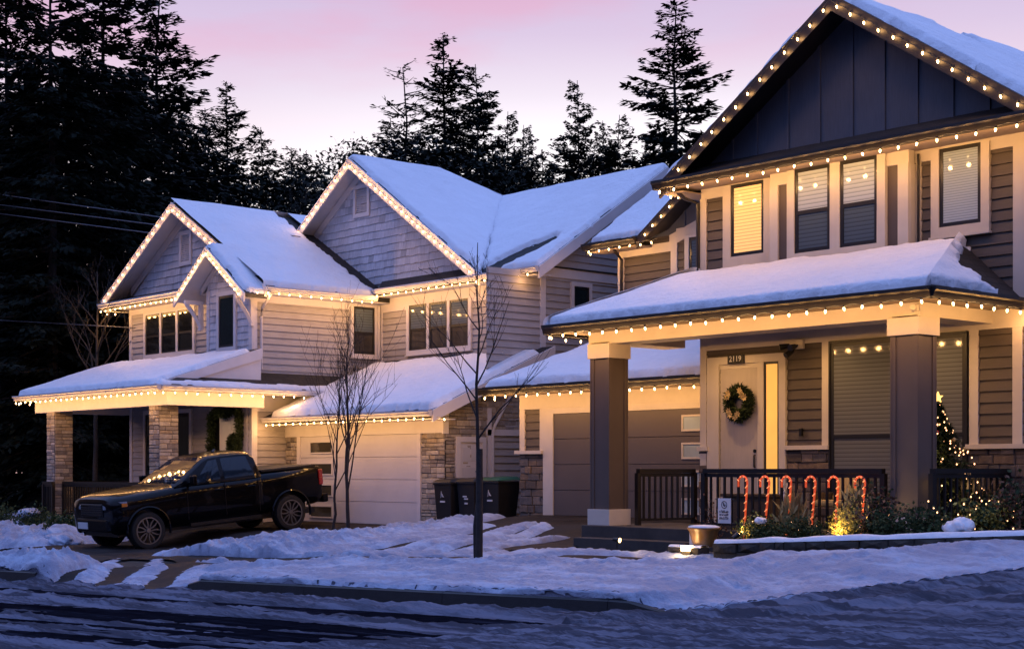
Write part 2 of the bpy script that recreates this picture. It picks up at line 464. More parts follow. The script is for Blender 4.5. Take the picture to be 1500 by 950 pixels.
# numpy value noise ---------------------------------------------------------
_R = np.random.RandomState(3).rand(256, 256)
def vnoise(x, y):
    xi = np.floor(x).astype(int); yi = np.floor(y).astype(int); xf = x-xi; yf = y-yi
    xf = xf*xf*(3-2*xf); yf = yf*yf*(3-2*yf)
    g = lambda i, j: _R[i % 256, j % 256]
    return (g(xi, yi)*(1-xf)*(1-yf)+g(xi+1, yi)*xf*(1-yf)+g(xi, yi+1)*(1-xf)*yf+g(xi+1, yi+1)*xf*yf)*2-1
def fbm(x, y, o=4, g=.5):
    s = 0; a = 1.0; t = 0
    for k in range(o):
        s = s+a*vnoise(x+k*17.3, y+k*9.1); t += a; a *= g; x = x*2.03; y = y*2.03
    return s/t

def grid_mesh(name, P, keep, mat, parent=None, uvs=None):
    ny, nx = P.shape[:2]
    idx = np.arange(nx*ny).reshape(ny, nx)
    k = keep[:-1, :-1] | keep[1:, :-1] | keep[:-1, 1:] | keep[1:, 1:]
    q = np.stack([idx[:-1, :-1][k], idx[:-1, 1:][k], idx[1:, 1:][k], idx[1:, :-1][k]], 1)
    used, inv = np.unique(q, return_inverse=True); q = inv.reshape(q.shape)
    V = P.reshape(-1, 3)[used]
    me = bpy.data.meshes.new(name)
    me.vertices.add(len(V)); me.vertices.foreach_set('co', V.astype(np.float32).ravel())
    me.loops.add(q.size); me.loops.foreach_set('vertex_index', q.astype(np.int32).ravel())
    me.polygons.add(len(q)); me.polygons.foreach_set('loop_start', np.arange(0, q.size, 4, dtype=np.int32))
    me.update(calc_edges=True); me.validate(); me.materials.append(mat); me.shade_smooth()
    o = bpy.data.objects.new(name, me); COL.objects.link(o); WL[o.name] = (0, 0, 0)
    if parent: o.parent = parent
    return o

def roof_snow(polys, label, T=.105, cellsz=.06, seed=0, wobble=.06):
    """snow lying on roof planes: each poly = (points, insets per edge, bare spots)"""
    allP = []; obs = []
    for pi, (pts, insets, *rest) in enumerate(polys):
        bare = rest[0] if rest else []
        Tm = rest[1] if len(rest) > 1 else T
        a = [Vector(p) for p in pts]
        n = (a[1]-a[0]).cross(a[2]-a[1]).normalized()
        if n.z < 0: n = -n
        u = Vector((0, 0, 1)).cross(n).normalized(); v = n.cross(u)
        Q = [(p.dot(u), p.dot(v)) for p in a]; c0 = n.dot(a[0])
        area = sum(Q[i][0]*Q[(i+1) % len(Q)][1]-Q[(i+1) % len(Q)][0]*Q[i][1] for i in range(len(Q)))
        us = np.arange(min(q[0] for q in Q)-.12, max(q[0] for q in Q)+.12, cellsz); vs = np.arange(min(q[1] for q in Q)-.12, max(q[1] for q in Q)+.12, cellsz)
        U, Vv = np.meshgrid(us, vs)
        inside = np.ones(U.shape, bool); sg_ = 1 if area > 0 else -1; sl_ = math.hypot(n.x, n.y)/n.z
        for i in range(len(Q)):
            if (insets[i] if i < len(insets) else 0) >= 0: continue
            p, q = Q[i], Q[(i+1) % len(Q)]; ex, ey = q[0]-p[0], q[1]-p[1]; L = math.hypot(ex, ey); mg = max(0, Tm*sl_*(.9 if sl_ > .5 else .5))
            d = sg_*(ex*(Vv-p[1])-ey*(U-p[0]))/L+mg; inside &= d >= 0
            sh = np.where((d < 0) & (d > -3*cellsz), -d, 0); U = U+sh*sg_*(-ey)/L; Vv = Vv+sh*sg_*ex/L
        nz = fbm(U*1.7+seed*3.1+pi, Vv*1.7+seed, 4); nf = fbm(U*6+seed, Vv*6+pi*5, 3)
        D = np.full(U.shape, 9.0); DT = np.full(U.shape, 9.0)
        for i in range(len(Q)):
            p, q = Q[i], Q[(i+1) % len(Q)]; ex, ey = q[0]-p[0], q[1]-p[1]; L = math.hypot(ex, ey)
            sg = 1 if area > 0 else -1
            d = sg*(ex*(Vv-p[1])-ey*(U-p[0]))/L
            ins = insets[i] if i < len(insets) else 0
            slope = math.hypot(n.x, n.y)/n.z
            DT = np.minimum(DT, d+(max(0, Tm*slope*(.9 if slope > .5 else .55)) if ins < 0 else 0))
            w = wobble*(1 if ins >= 0 else 0)*(1+3*max(ins, 0))
            D = np.minimum(D, d-ins+w*nz*1.0+w*nf*.6)
        WX = u.x*U+v.x*Vv+n.x*c0; WY = u.y*U+v.y*Vv+n.y*c0; WZ = u.z*U+v.z*Vv+n.z*c0
        for (bx, by, rx, ry, ang) in bare:
            ca, sa = math.cos(ang), math.sin(ang); dx, dy = WX-bx, WY-by
            e = np.sqrt(((dx*ca+dy*sa)/rx)**2+((-dx*sa+dy*ca)/ry)**2)
            D = np.minimum(D, (e-1)*min(rx, ry)+.10*nf+.05*nz)
        w = Tm*.9
        x = np.clip(D/w, 0, 1); H = Tm*np.sqrt(1-(1-x)**2)*(1+.17*nz+.03*nf+.10*fbm(U*.6+seed, Vv*.6, 2))
        H = np.where(D > 0, np.maximum(H, .004), -.03)
        P = np.stack([WX+n.x*H, WY+n.y*H, WZ+n.z*H], -1)
        keep = (D > 0) & (DT > -.04) & inside
        o = grid_mesh('snow', P, keep, M['snow']); obs.append(o)
    if len(obs) > 1:
        bm = bmesh.new()
        for o in obs:
            bm.from_mesh(o.data)
        me = bpy.data.meshes.new('snow'); bm.to_mesh(me); bm.free(); me.materials.append(M['snow']); me.shade_smooth()
        for o in obs: bpy.data.objects.remove(o)
        o = bpy.data.objects.new('snow', me); COL.objects.link(o)
    else: o = obs[0]
    tag(o, label, 'snow', kind='stuff'); return o

# ------------------------------------------------------------------ ground
LOT = np.array([(-20.6, 12.3, -1.70), (-12.2, 13.2, -1.55), (-9.1, 15.9, -1.18), (-17.5, 14.7, -1.55), (-26.5, 18.8, -1.45), (-28.3, 19.7, -1.40),
    (-30, 21.5, -1.27), (-27.6, 21.5, -1.26), (-32, 21.5, -1.27), (-21, 21.5, -.93), (-23.2, 21.5, -.93), (-18.8, 21.5, -.93), (-21, 20, -1.02), (-16.7, 17.4, -1.28), (-14.8, 16.8, -1.31), (-12.5, 17.2, -1.16),
    (-10.3, 17.5, -.97), (-30, 16.1, -1.70), (-30, 19.7, -1.39), (-32, 16.1, -1.70), (-32, 19.7, -1.39), (-38, 17, -1.6), (-40, 20, -1.45), (-26, 12.6, -1.80), (-32, 12.8, -1.95), (-45, 14, -2.1),
    (-21, 17.8, -1.28), (-21, 15.7, -1.50), (-8, 20, -.85), (-25.4, 21.7, -1.18), (-25.4, 24, -1.15), (-5, 17, -.9), (-36, 13, -2.0), (-23.5, 14, -1.66), (-20, 25, -1.1), (-34, 25, -1.2)])
def ky(x):        # kerb line
    x = np.asarray(x, float)
    base = 12.95+.117*(x+12.2)
    e = np.clip(x+12.6, 0, None)
    return base+np.where(e > 0, .93*(np.sqrt(e*e+.6)-math.sqrt(.6)), 0)
def road_z(x, y):
    x = np.asarray(x, float); y = np.asarray(y, float)
    return -1.70+.018*(np.clip(x, -60, 10)+12.2)+.14*np.clip(y-13.2, 0, 3.5)+.015*np.clip(x+12, 0, 5)
def lot_z(x, y):
    x = np.asarray(x, float); y = np.asarray(y, float)
    num = 0; den = 0
    for px, py, pz in LOT:
        w = 1/((x-px)**2+((y-py)*1.3)**2+.6)**2
        num = num+w*pz; den = den+w
    z = num/den
    far = 1/(1/60.**4)
    dist2 = (x+22)**2+(y-20)**2
    k = np.clip((np.sqrt(dist2)-22)/30, 0, 1); k = k*k*(3-2*k)
    return z*(1-k)+(-1.6)*k
def sstep(a, b, v): t = np.clip((v-a)/(b-a), 0, 1); return t*t*(3-2*t)
def apron(x):      # 1 where driveways cross the kerb
    return sstep(-34.5, -33.5, x)*(1-sstep(-28.2, -27.2, x))+sstep(-25.4, -24.4, x)*(1-sstep(-21.4, -20.7, x))+sstep(-12.7, -11.9, x)
def G(x, y):
    x = np.asarray(x, float); y = np.asarray(y, float)
    k = ky(x); r = road_z(x, y); l = lot_z(x, y)
    ap = apron(x)
    w = sstep(0, 1, (y-k)/(.06+1.2*ap))
    l2 = np.where(y < k+3, np.maximum(l, r+.19*(1-ap)), l)
    blend = sstep(0, 2.5, y-k)
    l3 = (r+.20*(1-ap))*(1-blend)+l2*blend
    return r*(1-w)+l3*w
g_ = lambda x, y: float(G(x, y))

def axis(segs):
    out = []
    for a, b, s in segs: out += list(np.arange(a, b, s))
    return np.array(out+[segs[-1][1]])
xs = axis([(-500, -100, 40), (-100, -50, 5), (-50, -5, .25), (-5, 30, 2), (30, 500, 40)])
ys = axis([(-200, -20, 20), (-20, 5, 1.0), (5, 24, .2), (24, 60, 2), (60, 600, 40)])
X, Y = np.meshgrid(xs, ys)
far = grid_mesh('ground', np.stack([X, Y, G(X, Y)-.03-.2*np.exp(-((Y-ky(X))/.55)**2)], -1), np.ones(X.shape, bool), M['soil']); tag(far, kind='structure')
# road sheet
X, Y = np.meshgrid(axis([(-300, -60, 20), (-60, -5, .2), (-5, 20, 1), (20, 300, 20)]), axis([(-60, 5, 5), (5, 19, .15)]))
road = grid_mesh('road', np.stack([X, Y, road_z(X, Y)], -1), Y < ky(X)+.03, M['road']); tag(road, kind='structure')
def sheet(name, fn, mat, x0, x1, y0, y1, lift=.012, st=.12):
    X, Y = np.meshgrid(np.arange(x0, x1, st), np.arange(y0, y1, st))
    o = grid_mesh(name, np.stack([X, Y, G(X, Y)+lift], -1), fn(X, Y), mat); tag(o, kind='structure'); return o
sheet('driveway', lambda x, y: (x > -32.9-.35*np.clip(15.5-y, 0, 9)) & (x < -27.1-.35*np.clip(15.5-y, 0, 9)) & (y > ky(x)), M['drive'], -35, -26.5, 11, 21.5, .016)
def rd(x, y):
    lo = -23.7-.45*np.clip(16.5-y, 0, 9); hi = -18.6-np.clip((17.6-y)*1.3, 0, 2.4)
    return (x > lo) & (x < hi) & (y > ky(x))
sheet('driveway', rd, M['drive'], -27, -18.4, 11, 21.5, .02)
sheet('sidewalk', lambda x, y: np.abs(y-(ky(np.minimum(x, -12))+3.35)) < .72, M['drive'], -48, -9.5, 11, 19, .008)
# kerb as stones laid along the road edge
kx = list(np.arange(-20.9, -5.2, .35)); kb = MB()
def kerb_run(k0, k1):
    mb = MB(); pts = np.arange(k0, k1, .3)
    for i in range(len(pts)-1):
        for_ = []
        for x in (pts[i], pts[i+1]-(.008 if i % 9 == 8 else 0)):
            y = float(ky(x)); zr = float(road_z(x, y)); lower = float(apron(x))*.16
            sl = (float(ky(x+.05))-float(ky(x-.05)))/.1; L = math.hypot(1, sl); nx, ny = sl/L, -1/L
            P = lambda o, z: (x-nx*o, y-ny*o, z)
            for_.append([P(-.03, zr-.1), P(-.02, zr+.175-lower), P(.012, zr+.195-lower), P(.15, zr+.195-lower), P(.15, zr-.1)])
        a, b = for_
        for k in range(4): mb.face([a[k], b[k], b[k+1], a[k+1]])
        mb.face(a); mb.face(b[::-1])
    o = mb.build('kerb', M['kerb']); tag(o, kind='structure'); return o
kerb_run(-21.0, -11.9); kerb_run(-27.4, -25.0)

# snow lying on the lots, banks and road: one sheet whose height dips below the ground where it is cleared
def snow_thickness(X, Y):
    k = ky(X); yy = Y-k
    wob = .45*fbm(X*.8, Y*.8, 4)
    edge = lambda d, w=.3: np.clip((d+wob*.5)/w, -1, 1)
    nz = fbm(X*2.3+5, Y*2.3, 5); nf = fbm(X*7, Y*7+3, 4)
    rid = lambda f, o: 1-np.abs(vnoise(X*f+o, Y*f*.9-o))*1.6
    chop = np.clip(.5*rid(2.3, 1)+.3*rid(5.1, 4)+.25*rid(10.3, 7)-.15, 0, 1)
    crumb = np.clip(.6*rid(9.1, 2)+.4*rid(17.3, 5), 0, 1)
    def region(d, t, lumps=0):
        e = edge(d, .35); return np.where(e > 0, t*np.sqrt(np.clip(1-(1-np.clip(e, 0, 1))**2, 0, 1))+lumps*np.clip(d, 0, .5)*2*(chop+.3*crumb), e*.06)
    S = np.full(X.shape, -.05)
    xr = -21.9+.25*np.clip(yy, 0, 3)*-1
    dv = np.minimum(np.minimum(yy-.10, 2.5-yy), X-xr); dv = np.where(yy < .35, np.minimum(yy-.04+np.abs(wob)*.3, X+20.9), dv)
    S = np.maximum(S, region(dv, .09, .035))
    S = np.where((yy > .07) & (yy < 2) & (X > -20.8), np.maximum(S, .045+.015*nz), S)
    db = .38-np.abs(yy-2.05-.25*fbm(X*.6, Y*0, 2)); db = np.minimum(db, X+23.0)
    S = np.maximum(S, region(db, .09, .13))
    dy = np.minimum(yy-4.1, X+18.6-.3*(Y-17.2)); dy = np.minimum(dy, 17.0-Y+.5*(X > -15.8))
    S = np.maximum(S, region(dy, .07, .03))
    dyr = np.minimum(yy-2.0, X+13.2); dyr = np.minimum(dyr, 16.55+.36*np.clip(X+13.0, 0, 9)-Y); S = np.maximum(S, region(dyr, .09, .05))
    dm = np.minimum(np.minimum(X+27.0, -23.7-X), np.minimum(yy-3.3+.25*(X+27), 20.6-Y)); S = np.maximum(S, region(dm, .10, .15))
    dl = np.minimum(-33.2-.35*np.clip(15.5-Y, 0, 9)-X, yy-4.7); S = np.maximum(S, region(dl, .10, .20))
    dp = np.minimum(np.minimum(X+48, -24.9-.5*yy-X), .75-np.abs(yy-.75)); S = np.maximum(S, region(dp, .14, .24))
    # trodden snow on the right driveway with ruts
    inn = np.minimum(np.minimum(X+24.0, -18.9-X), np.minimum(yy-3.0, 19.3+1.2*fbm(X*.7, Y*.7, 3)-Y))
    veer = .20*np.clip(16.8-Y, 0, 9)**1.35
    rx = X+20.45+veer
    r1 = np.exp(-(rx/.20)**2)+np.exp(-((rx+1.7)/.20)**2)+.8*np.exp(-((rx-1.0)/.13)**2)+.7*np.exp(-((rx+.75)/.10)**2)
    t = .06+.035*nz+.02*crumb-.16*r1*(.8+.35*fbm(X*.6, Y*1.2, 3))
    S = np.maximum(S, np.where(inn > 0, np.minimum(t, inn*.25), -.05))
    # snow on the path side
    # slush on the road
    a = -yy
    lines = a+.05*X
    s1 = vnoise(X*.07+3, lines*1.9)*.45+vnoise(X*.16, lines*4.8)*.4+vnoise(X*.5, lines*11)*.3
    s2 = fbm(X*3.0, Y*6.0, 4)
    tt = .002+.060*s1+.022*s2+.006*nf+.014*crumb*(s1 > -.1)
    tt = tt+.06*np.exp(-((a-.72)/.26)**2)*sstep(-22, -20, X)*(.7+.6*chop)-.05*np.exp(-(a/.28)**2)*sstep(-21.5, -20.5, X)*(1-sstep(-13.6, -12.6, X))
    tt = tt+.06*sstep(-25, -32, X)*np.exp(-((a-.8)/1.0)**2)
    tracks = np.minimum(np.abs(a-1.5-.04*X*.2+.1*nz), np.abs(a-3.2+.1*nz)); tt = tt-.05*np.exp(-(tracks/.24)**2)
    rt_ = sstep(-13.5, -10.5, X)
    tr2 = np.sin((yy*1.0+.15*X)*7+1.2*fbm(X*.5, Y*.5, 2)); tt = tt*(1-rt_)+rt_*(.05+.010*tr2+.014*s1+.022*crumb+.014*fbm(X*13, Y*15, 3)+.012*chop)
    wr = np.where(yy < -.05, tt, -.05)
    ap = (X < -20.9) & (X > -28.5) & (yy > -.35) & (yy < 3.2)
    cur = X+21.5+.95*np.clip(yy, 0, 9)+.25*yy; tr = np.sin(cur*4.6+1.0*fbm(X*.5, Y*.5, 3))
    ta = .006+.035*tr+.03*nz+.02*crumb-.06*sstep(1.6, 2.6, yy)
    S = np.maximum(S, wr); S = np.where(ap, np.maximum(S, ta), S)
    mr = (X > -12.4) & (np.abs(yy) < 1.3)
    S = np.where(mr, np.maximum(S, .05+.05*tr2*(yy < .4)+.04*crumb+.10*chop*sstep(.2, 1.2, yy)), S)
    S = S+np.where(S > .02, .018*nf+.015*nz+.016*crumb, 0)
    # cleared ground: sidewalk by the drives, left driveway, path to the steps, in front of the right garage
    cl = np.maximum.reduce([np.minimum(.55-np.abs(yy-3.25), np.minimum(X+26.5, -16.2-X)), np.minimum(1.3-np.abs(yy-3.4), -33.0-X),
        np.minimum(np.minimum(2.75-np.abs(X+30.05), yy-2.0), 9), np.minimum(np.minimum(X+19.6, -16.2-X), Y-16.7)])
    S = np.where(cl+wob*.35 > 0, np.minimum(S, -.05*np.clip((cl+wob*.35)/.1, .3, 1)), S)
    return S
def snow_sheet(x0, x1, y0, y1, st, keepfn, mat, name, label):
    X, Y = np.meshgrid(np.arange(x0, x1, st), np.arange(y0, y1, st*.9))
    S = snow_thickness(X, Y); S = np.clip(S, -.06, 1.2)
    if 'verge' in label:
        kk = ky(X); keep_ = Y > kk-.045; Y = np.maximum(Y, kk+.03+.02*fbm(X*4, X*0, 3)); Z = G(X, np.maximum(Y, kk+.07))+S+.012; fn0 = keepfn; keepfn = lambda a, b: keep_
    else: Z = G(X, Y)+S+.012
    o = grid_mesh(name, np.stack([X, Y, Z], -1), (S > -.008) & keepfn(X, Y), mat); tag(o, label, 'snow', kind='stuff'); return o
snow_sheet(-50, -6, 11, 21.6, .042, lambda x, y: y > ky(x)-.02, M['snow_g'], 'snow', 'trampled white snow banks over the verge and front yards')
snow_sheet(-50, -5, 5.5, 17, .055, lambda x, y: y <= ky(x)+.06, M['slush'], 'slush', 'grey churned slush with tyre tracks on the road')

# ------------------------------------------------------------------ LEFT HOUSE
T = 'trim_l'
HL = thing('house', (-33, 21, -1.35), 'grey two storey house with two snowy front gables and a white garage door', 'house')
def lap_wall(par, F, polys, mat='lap_l', name='wall', pitch=.165):
    mb = MB()
    for p in polys: siding(mb, F, p, pitch)
    return mb.build(name, M[mat], par)
def rect(h0, h1, z0, z1): return [(h0, z0), (h1, z0), (h1, z1), (h0, z1)]
F1u, F1l, Fb, F2, Fg = front(21.1), front(20.5), front(20.5), front(24.4), front(21.5)
S1, S2 = side(-33.0), side(-26.7)
# solid cores behind the claddings
core = MB()
core.extrude([(-40.43, 21.12, 2.2), (-33.02, 21.12, 2.2), (-33.02, 21.12, 4.55), (-37.15, 21.12, 6.9), (-40.43, 21.12, 5.05)], (0, 9, 0))
core.box(-39.28, -33.02, 20.52, 32, -1.6, 2.3)
core.box(-35.12, -33.02, 20.52, 21.2, 2.25, 4.2)
core.extrude([(-35.12, 20.52, 4.2), (-33.02, 20.52, 4.2), (-33.02, 20.52, 4.4), (-34.33, 20.52, 5.3), (-35.12, 20.52, 4.8)], (0, .6, 0))
core.box(-39, -26.72, 24.42, 32, -1.6, 4.4)
core.extrude([(-28.9, 24.42, 4.4), (-33.7, 24.42, 7.9), (-35.9, 24.42, 6.4), (-35.9, 24.42, 4.4)], (0, 2.6, 0))
core.extrude([(-26.72, 24.42, 4.4), (-26.72, 32, 4.4), (-26.72, 28.2, 7.15)], (-6, 0, 0))
core.box(-32.99, -26.72, 21.52, 24.5, -1.6, 1.15)
core.extrude([(-26.72, 21.52, 1.1), (-26.72, 24.5, 1.1), (-26.72, 24.5, 2.6), (-26.72, 21.52, 1.3)], (-6.2, 0, 0))
core.build('wall', M['lap_l'], HL, recalc=True)
# claddings
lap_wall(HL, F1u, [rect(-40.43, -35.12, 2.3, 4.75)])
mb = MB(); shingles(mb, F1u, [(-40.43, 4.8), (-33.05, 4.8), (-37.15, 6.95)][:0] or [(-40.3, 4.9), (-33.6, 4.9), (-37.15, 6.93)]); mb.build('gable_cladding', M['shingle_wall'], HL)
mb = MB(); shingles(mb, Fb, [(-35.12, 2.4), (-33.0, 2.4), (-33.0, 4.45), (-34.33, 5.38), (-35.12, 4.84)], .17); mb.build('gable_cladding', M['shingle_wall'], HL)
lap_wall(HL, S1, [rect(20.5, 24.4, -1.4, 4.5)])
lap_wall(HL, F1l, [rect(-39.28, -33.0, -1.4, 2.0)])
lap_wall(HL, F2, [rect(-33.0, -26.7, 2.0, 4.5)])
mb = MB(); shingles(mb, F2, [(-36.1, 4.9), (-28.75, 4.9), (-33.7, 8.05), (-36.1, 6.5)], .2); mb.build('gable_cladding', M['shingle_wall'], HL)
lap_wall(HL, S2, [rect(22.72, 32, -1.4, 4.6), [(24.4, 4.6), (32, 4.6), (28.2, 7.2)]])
mb = MB(); stonework(mb, S2, 21.5, 22.72, -1.35, 1.55, STONES); mb.build('stone_cladding', M['stone'], HL)
mb = MB(); stonework(mb, S2, 22.6, 23.7, .9, 2.2, STONES); mb.build('stone_cladding', M['stone'], HL)
# corner boards, bands, frieze
mb = MB()
fbox(mb, F1u, -40.47, -40.33, 2.3, 4.7, 0, .042)
fbox(mb, S1, 20.5, 20.62, -1.3, 4.4, 0, .042); fbox(mb, Fb, -33.12, -32.965, -1.3, 4.5, -.01, .035); fbox(mb, Fb, -35.14, -35.02, 2.4, 4.6, 0, .042)
fbox(mb, S1, 24.25, 24.38, 2.2, 4.3, 0, .042); fbox(mb, F2, -32.96, -32.84, 2.2, 4.3, 0, .042)
fbox(mb, F2, -26.85, -26.665, 1.4, 4.4, 0, .042); fbox(mb, S2, 24.36, 24.52, 1.4, 4.6, 0, .043)
fbox(mb, F1l, -39.3, -39.16, -1.3, 1.9, 0, .042); fbox(mb, S2, 22.72, 22.84, -1.3, 1.4, 0, .06)
fbox(mb, S1, 20.5, 24.4, 4.16, 4.5, 0, .038); fbox(mb, F2, -32.96, -26.7, 4.12, 4.5, 0, .038); fbox(mb, F1u, -40.4, -35.1, 4.4, 4.75, 0, .038)
fbox(mb, S1, 20.6, 24.4, 1.45, 1.95, 0, .038)
fbox(mb, S2, 24.4, 32, 4.52, 4.74, 0, .045); fbox(mb, S2, 22.7, 23.8, .78, .92, 0, .06)
mb.build('trim', M[T], HL, bevel=.003)
mb = MB(); mb.box(-26.7, -26.63, 24.6, 32, 4.745, 4.78); mb.build('flashing', M['black'], HL)
# gable rake friezes
mb = MB()
def rake_frieze(mb, F, peak, foot, w, d0, d1):
    (hp, zp), (hf, zf) = peak, foot
    a, b, c, e = (hp, zp), (hf, zf), (hf, zf-w), (hp, zp-w)
    A = [F(*q, d0) for q in (a, b, c, e)]; B = [F(*q, d1) for q in (a, b, c, e)]
    mb.mesh(A+B, [(0, 1, 2, 3), (7, 6, 5, 4), (0, 4, 5, 1), (1, 5, 6, 2), (2, 6, 7, 3), (3, 7, 4, 0)])
def pk(c, zr, s): return lambda h: zr-s*abs(h-c)
z1 = pk(-37.15, 7.15, .57); zb = pk(-34.33, 5.6, .72); z2 = pk(-33.66, 8.25, .667); 
for s in (-1, 1):
    rake_frieze(mb, F1u, (-37.15, z1(-37.15)-.15), (-37.15+s*3.2, z1(-37.15+s*3.2)-.15), .22, 0, .045)
    rake_frieze(mb, Fb, (-34.33, zb(-34.33)-.13), (-34.33+s*1.1, zb(-34.33+s*1.1)-.13), .16, 0, .045)
rake_frieze(mb, F2, (-33.66, 8.1), (-28.9, z2(-28.9)-.15), .22, 0, .045); rake_frieze(mb, F2, (-33.66, 8.1), (-36.0, z2(-36.0)-.15), .22, 0, .045)
mb.build('frieze', M[T], HL, recalc=True)
# windows
window(F1u, HL, -39.48, -36.86, 3.22, 4.33, M[T], M['glass_dark'], 3, .45, ttop=.06)
window(Fb, HL, -34.5, -33.78, 3.1, 4.4, M[T], M['glass_teal'], 1)
window(S1, HL, 23.52, 24.2, 3.02, 4.25, M[T], M['glass_blind_dk'], 1, .45, ttop=.0, pane2=M['glass_curt'], tw=.09)
window(F2, HL, -31.66, -29.28, 3.06, 4.22, M[T], M['glass_blind_dk'], 3, .45, pane2=M['glass_curt'], ttop=.0)
window(S2, HL, 25.42, 25.92, 3.8, 4.36, M[T], M['glass_teal'], 1, tw=.09)
window(F1l, HL, -38.36, -35.98, -.9, 1.5, M[T], M['glass_teal'], 2, gap=.1, sill=False)
def vent(F, par, h0, h1, z0, z1, trim):
    mb = MB(); tw = .10
    for a in ((h0-tw, h0, z0-tw, z1+tw), (h1, h1+tw, z0-tw, z1+tw), (h0, h1, z1, z1+tw), (h0, h1, z0-tw, z0)): fbox(mb, F, *a, 0, .06)
    v = mb.build('vent', trim, par); mb = MB()
    z = z0
    while z < z1-.02:
        A = [F(h0, z+.045, .012), F(h1, z+.045, .012), F(h1, z, .045), F(h0, z, .045)]
        mb.face(A[::-1]); z += .05
    fbox(mb, F, h0, h1, z0, z1, -.01, .008, mi=1); mb.build('louvre', [trim, M['black']], v)
vent(F1u, HL, -37.5, -37.05, 5.62, 6.35, M[T]); vent(F2, HL, -34.02, -33.5, 6.85, 7.52, M[T])
# roofs (top surfaces) -------------------------------------------------
zl = lambda x: 7.15-.57*abs(x+37.15)
roof_part(HL, [(-37.15, 20.6, 7.15), (-32.5, 20.6, zl(-32.5)), (-32.5, 24.4, zl(-32.5)), (-36.0, 24.4, zl(-36.0)), (-36.0, 30, zl(-36.0)), (-37.15, 30, 7.15)][::-1][::-1])
roof_part(HL, [(-41.2, 20.6, zl(-41.2)), (-37.15, 20.6, 7.15), (-37.15, 30, 7.15), (-41.2, 30, zl(-41.2))])
roof_part(HL, [(-34.33, 20.0, 5.6), (-32.52, 20.0, zb(-32.52)), (-32.52, 20.62, zb(-32.52)), (-34.33, 21.0, 5.6)], .1)
roof_part(HL, [(-35.95, 20.0, zb(-35.95)), (-34.33, 20.0, 5.6), (-34.33, 21.0, 5.6), (-35.95, 21.0, zb(-35.95))], .1)
zm = lambda y: 4.66+.655*(y-23.9)
G2r = [(-33.66, 23.9, 8.25), (-28.27, 23.9, 4.66), (-32.42, 28.2, zm(28.2)), (-33.66, 26.9, 8.25)]
G2l = [(-36.2, 23.9, 6.555), (-33.66, 23.9, 8.25), (-33.66, 26.9, 8.25), (-36.2, 29.0, 6.555)]
roof_part(HL, G2r); roof_part(HL, G2l)
MRf = [(-28.2, 23.9, 4.66), (-26.25, 23.9, 4.66), (-26.25, 28.2, zm(28.2)), (-32.55, 28.2, zm(28.2))]
roof_part(HL, MRf); roof_part(HL, [(-38, 28.2, zm(28.2)), (-26.25, 28.2, zm(28.2)), (-26.25, 32.5, 4.66), (-38, 32.5, 4.66)])
# rear hip of the big gable
roof_part(HL, [(-33.66, 26.9, 8.25), (-32.42, 28.2, zm(28.2)), (-34.9, 28.2, zm(28.2))], .1)
# pents under the gables
roof_part(HL, [(-41.1, 20.55, 4.72), (-35.6, 20.55, 4.72), (-35.6, 21.12, 4.95), (-41.1, 21.12, 4.95)], .1)
roof_part(HL, [(-32.4, 23.88, 4.62), (-28.3, 23.88, 4.62), (-28.3, 24.42, 4.98), (-32.9, 24.42, 4.98)], .1)
GAR = [(-33.0, 20.8, 1.30), (-26.25, 20.8, 1.30), (-26.25, 24.4, 2.86), (-33.0, 24.4, 2.86)]
roof_part(HL, GAR)
POR = [(-39.9, 17.5, 1.98), (-32.6, 17.5, 1.98), (-32.6, 20.5, 2.98), (-39.9, 20.5, 2.98)]
roof_part(HL, POR, .12)
roof_part(HL, [(-32.15, 17.5, 1.96), (-32.15, 23.6, 1.96), (-33.0, 23.6, 2.42), (-33.0, 18.9, 2.42)], .1)
# fascia boards on rakes, gutters on eaves
def rake_board(mb, y, c, zr, s, h0, h1, ht=.26, th=.05, lift=.0):
    z = lambda h: zr-s*abs(h-c)+lift
    a = [(h0, y, z(h0)), (h1, y, z(h1)), (h1, y, z(h1)-ht), (h0, y, z(h0)-ht)]
    mb.extrude(a, (0, -th, 0))
mb = MB()
rake_board(mb, 20.6, -37.15, 7.15, .57, -41.2, -37.15); rake_board(mb, 20.6, -37.15, 7.15, .57, -37.15, -32.5)
rake_board(mb, 20.0, -34.33, 5.6, .72, -35.95, -34.33, .22); rake_board(mb, 20.0, -34.33, 5.6, .72, -34.33, -32.52, .22)
rake_board(mb, 23.9, -33.66, 8.25, .667, -36.2, -33.66, .28); rake_board(mb, 23.9, -33.66, 8.25, .667, -33.66, -28.3, .28)
mb.extrude([(-26.25, 23.9, 4.66), (-26.25, 28.2, zm(28.2)), (-26.25, 28.2, zm(28.2)-.28), (-26.25, 23.9, 4.38)], (.05, 0, 0))
mb.extrude([(-26.25, 28.2, zm(28.2)), (-26.25, 32.5, 4.66), (-26.25, 32.5, 4.38), (-26.25, 28.2, zm(28.2)-.28)], (.05, 0, 0))
mb.extrude([(-26.25, 20.8, 1.30), (-26.25, 24.4, 2.86), (-26.25, 24.4, 2.6), (-26.25, 20.8, 1.04)], (.05, 0, 0))
mb.extrude([(-32.6, 17.5, 1.98), (-32.6, 20.5, 2.98), (-32.6, 20.5, 2.72), (-32.6, 17.5, 1.80)], (.06, 0, 0))
mb.extrude([(-32.63, 17.5, 1.85), (-32.63, 20.5, 2.75), (-32.63, 20.5, 1.95), (-32.63, 17.5, 1.82)], (.03, 0, 0))
mb.build('rake_board', M[T], HL, recalc=True)
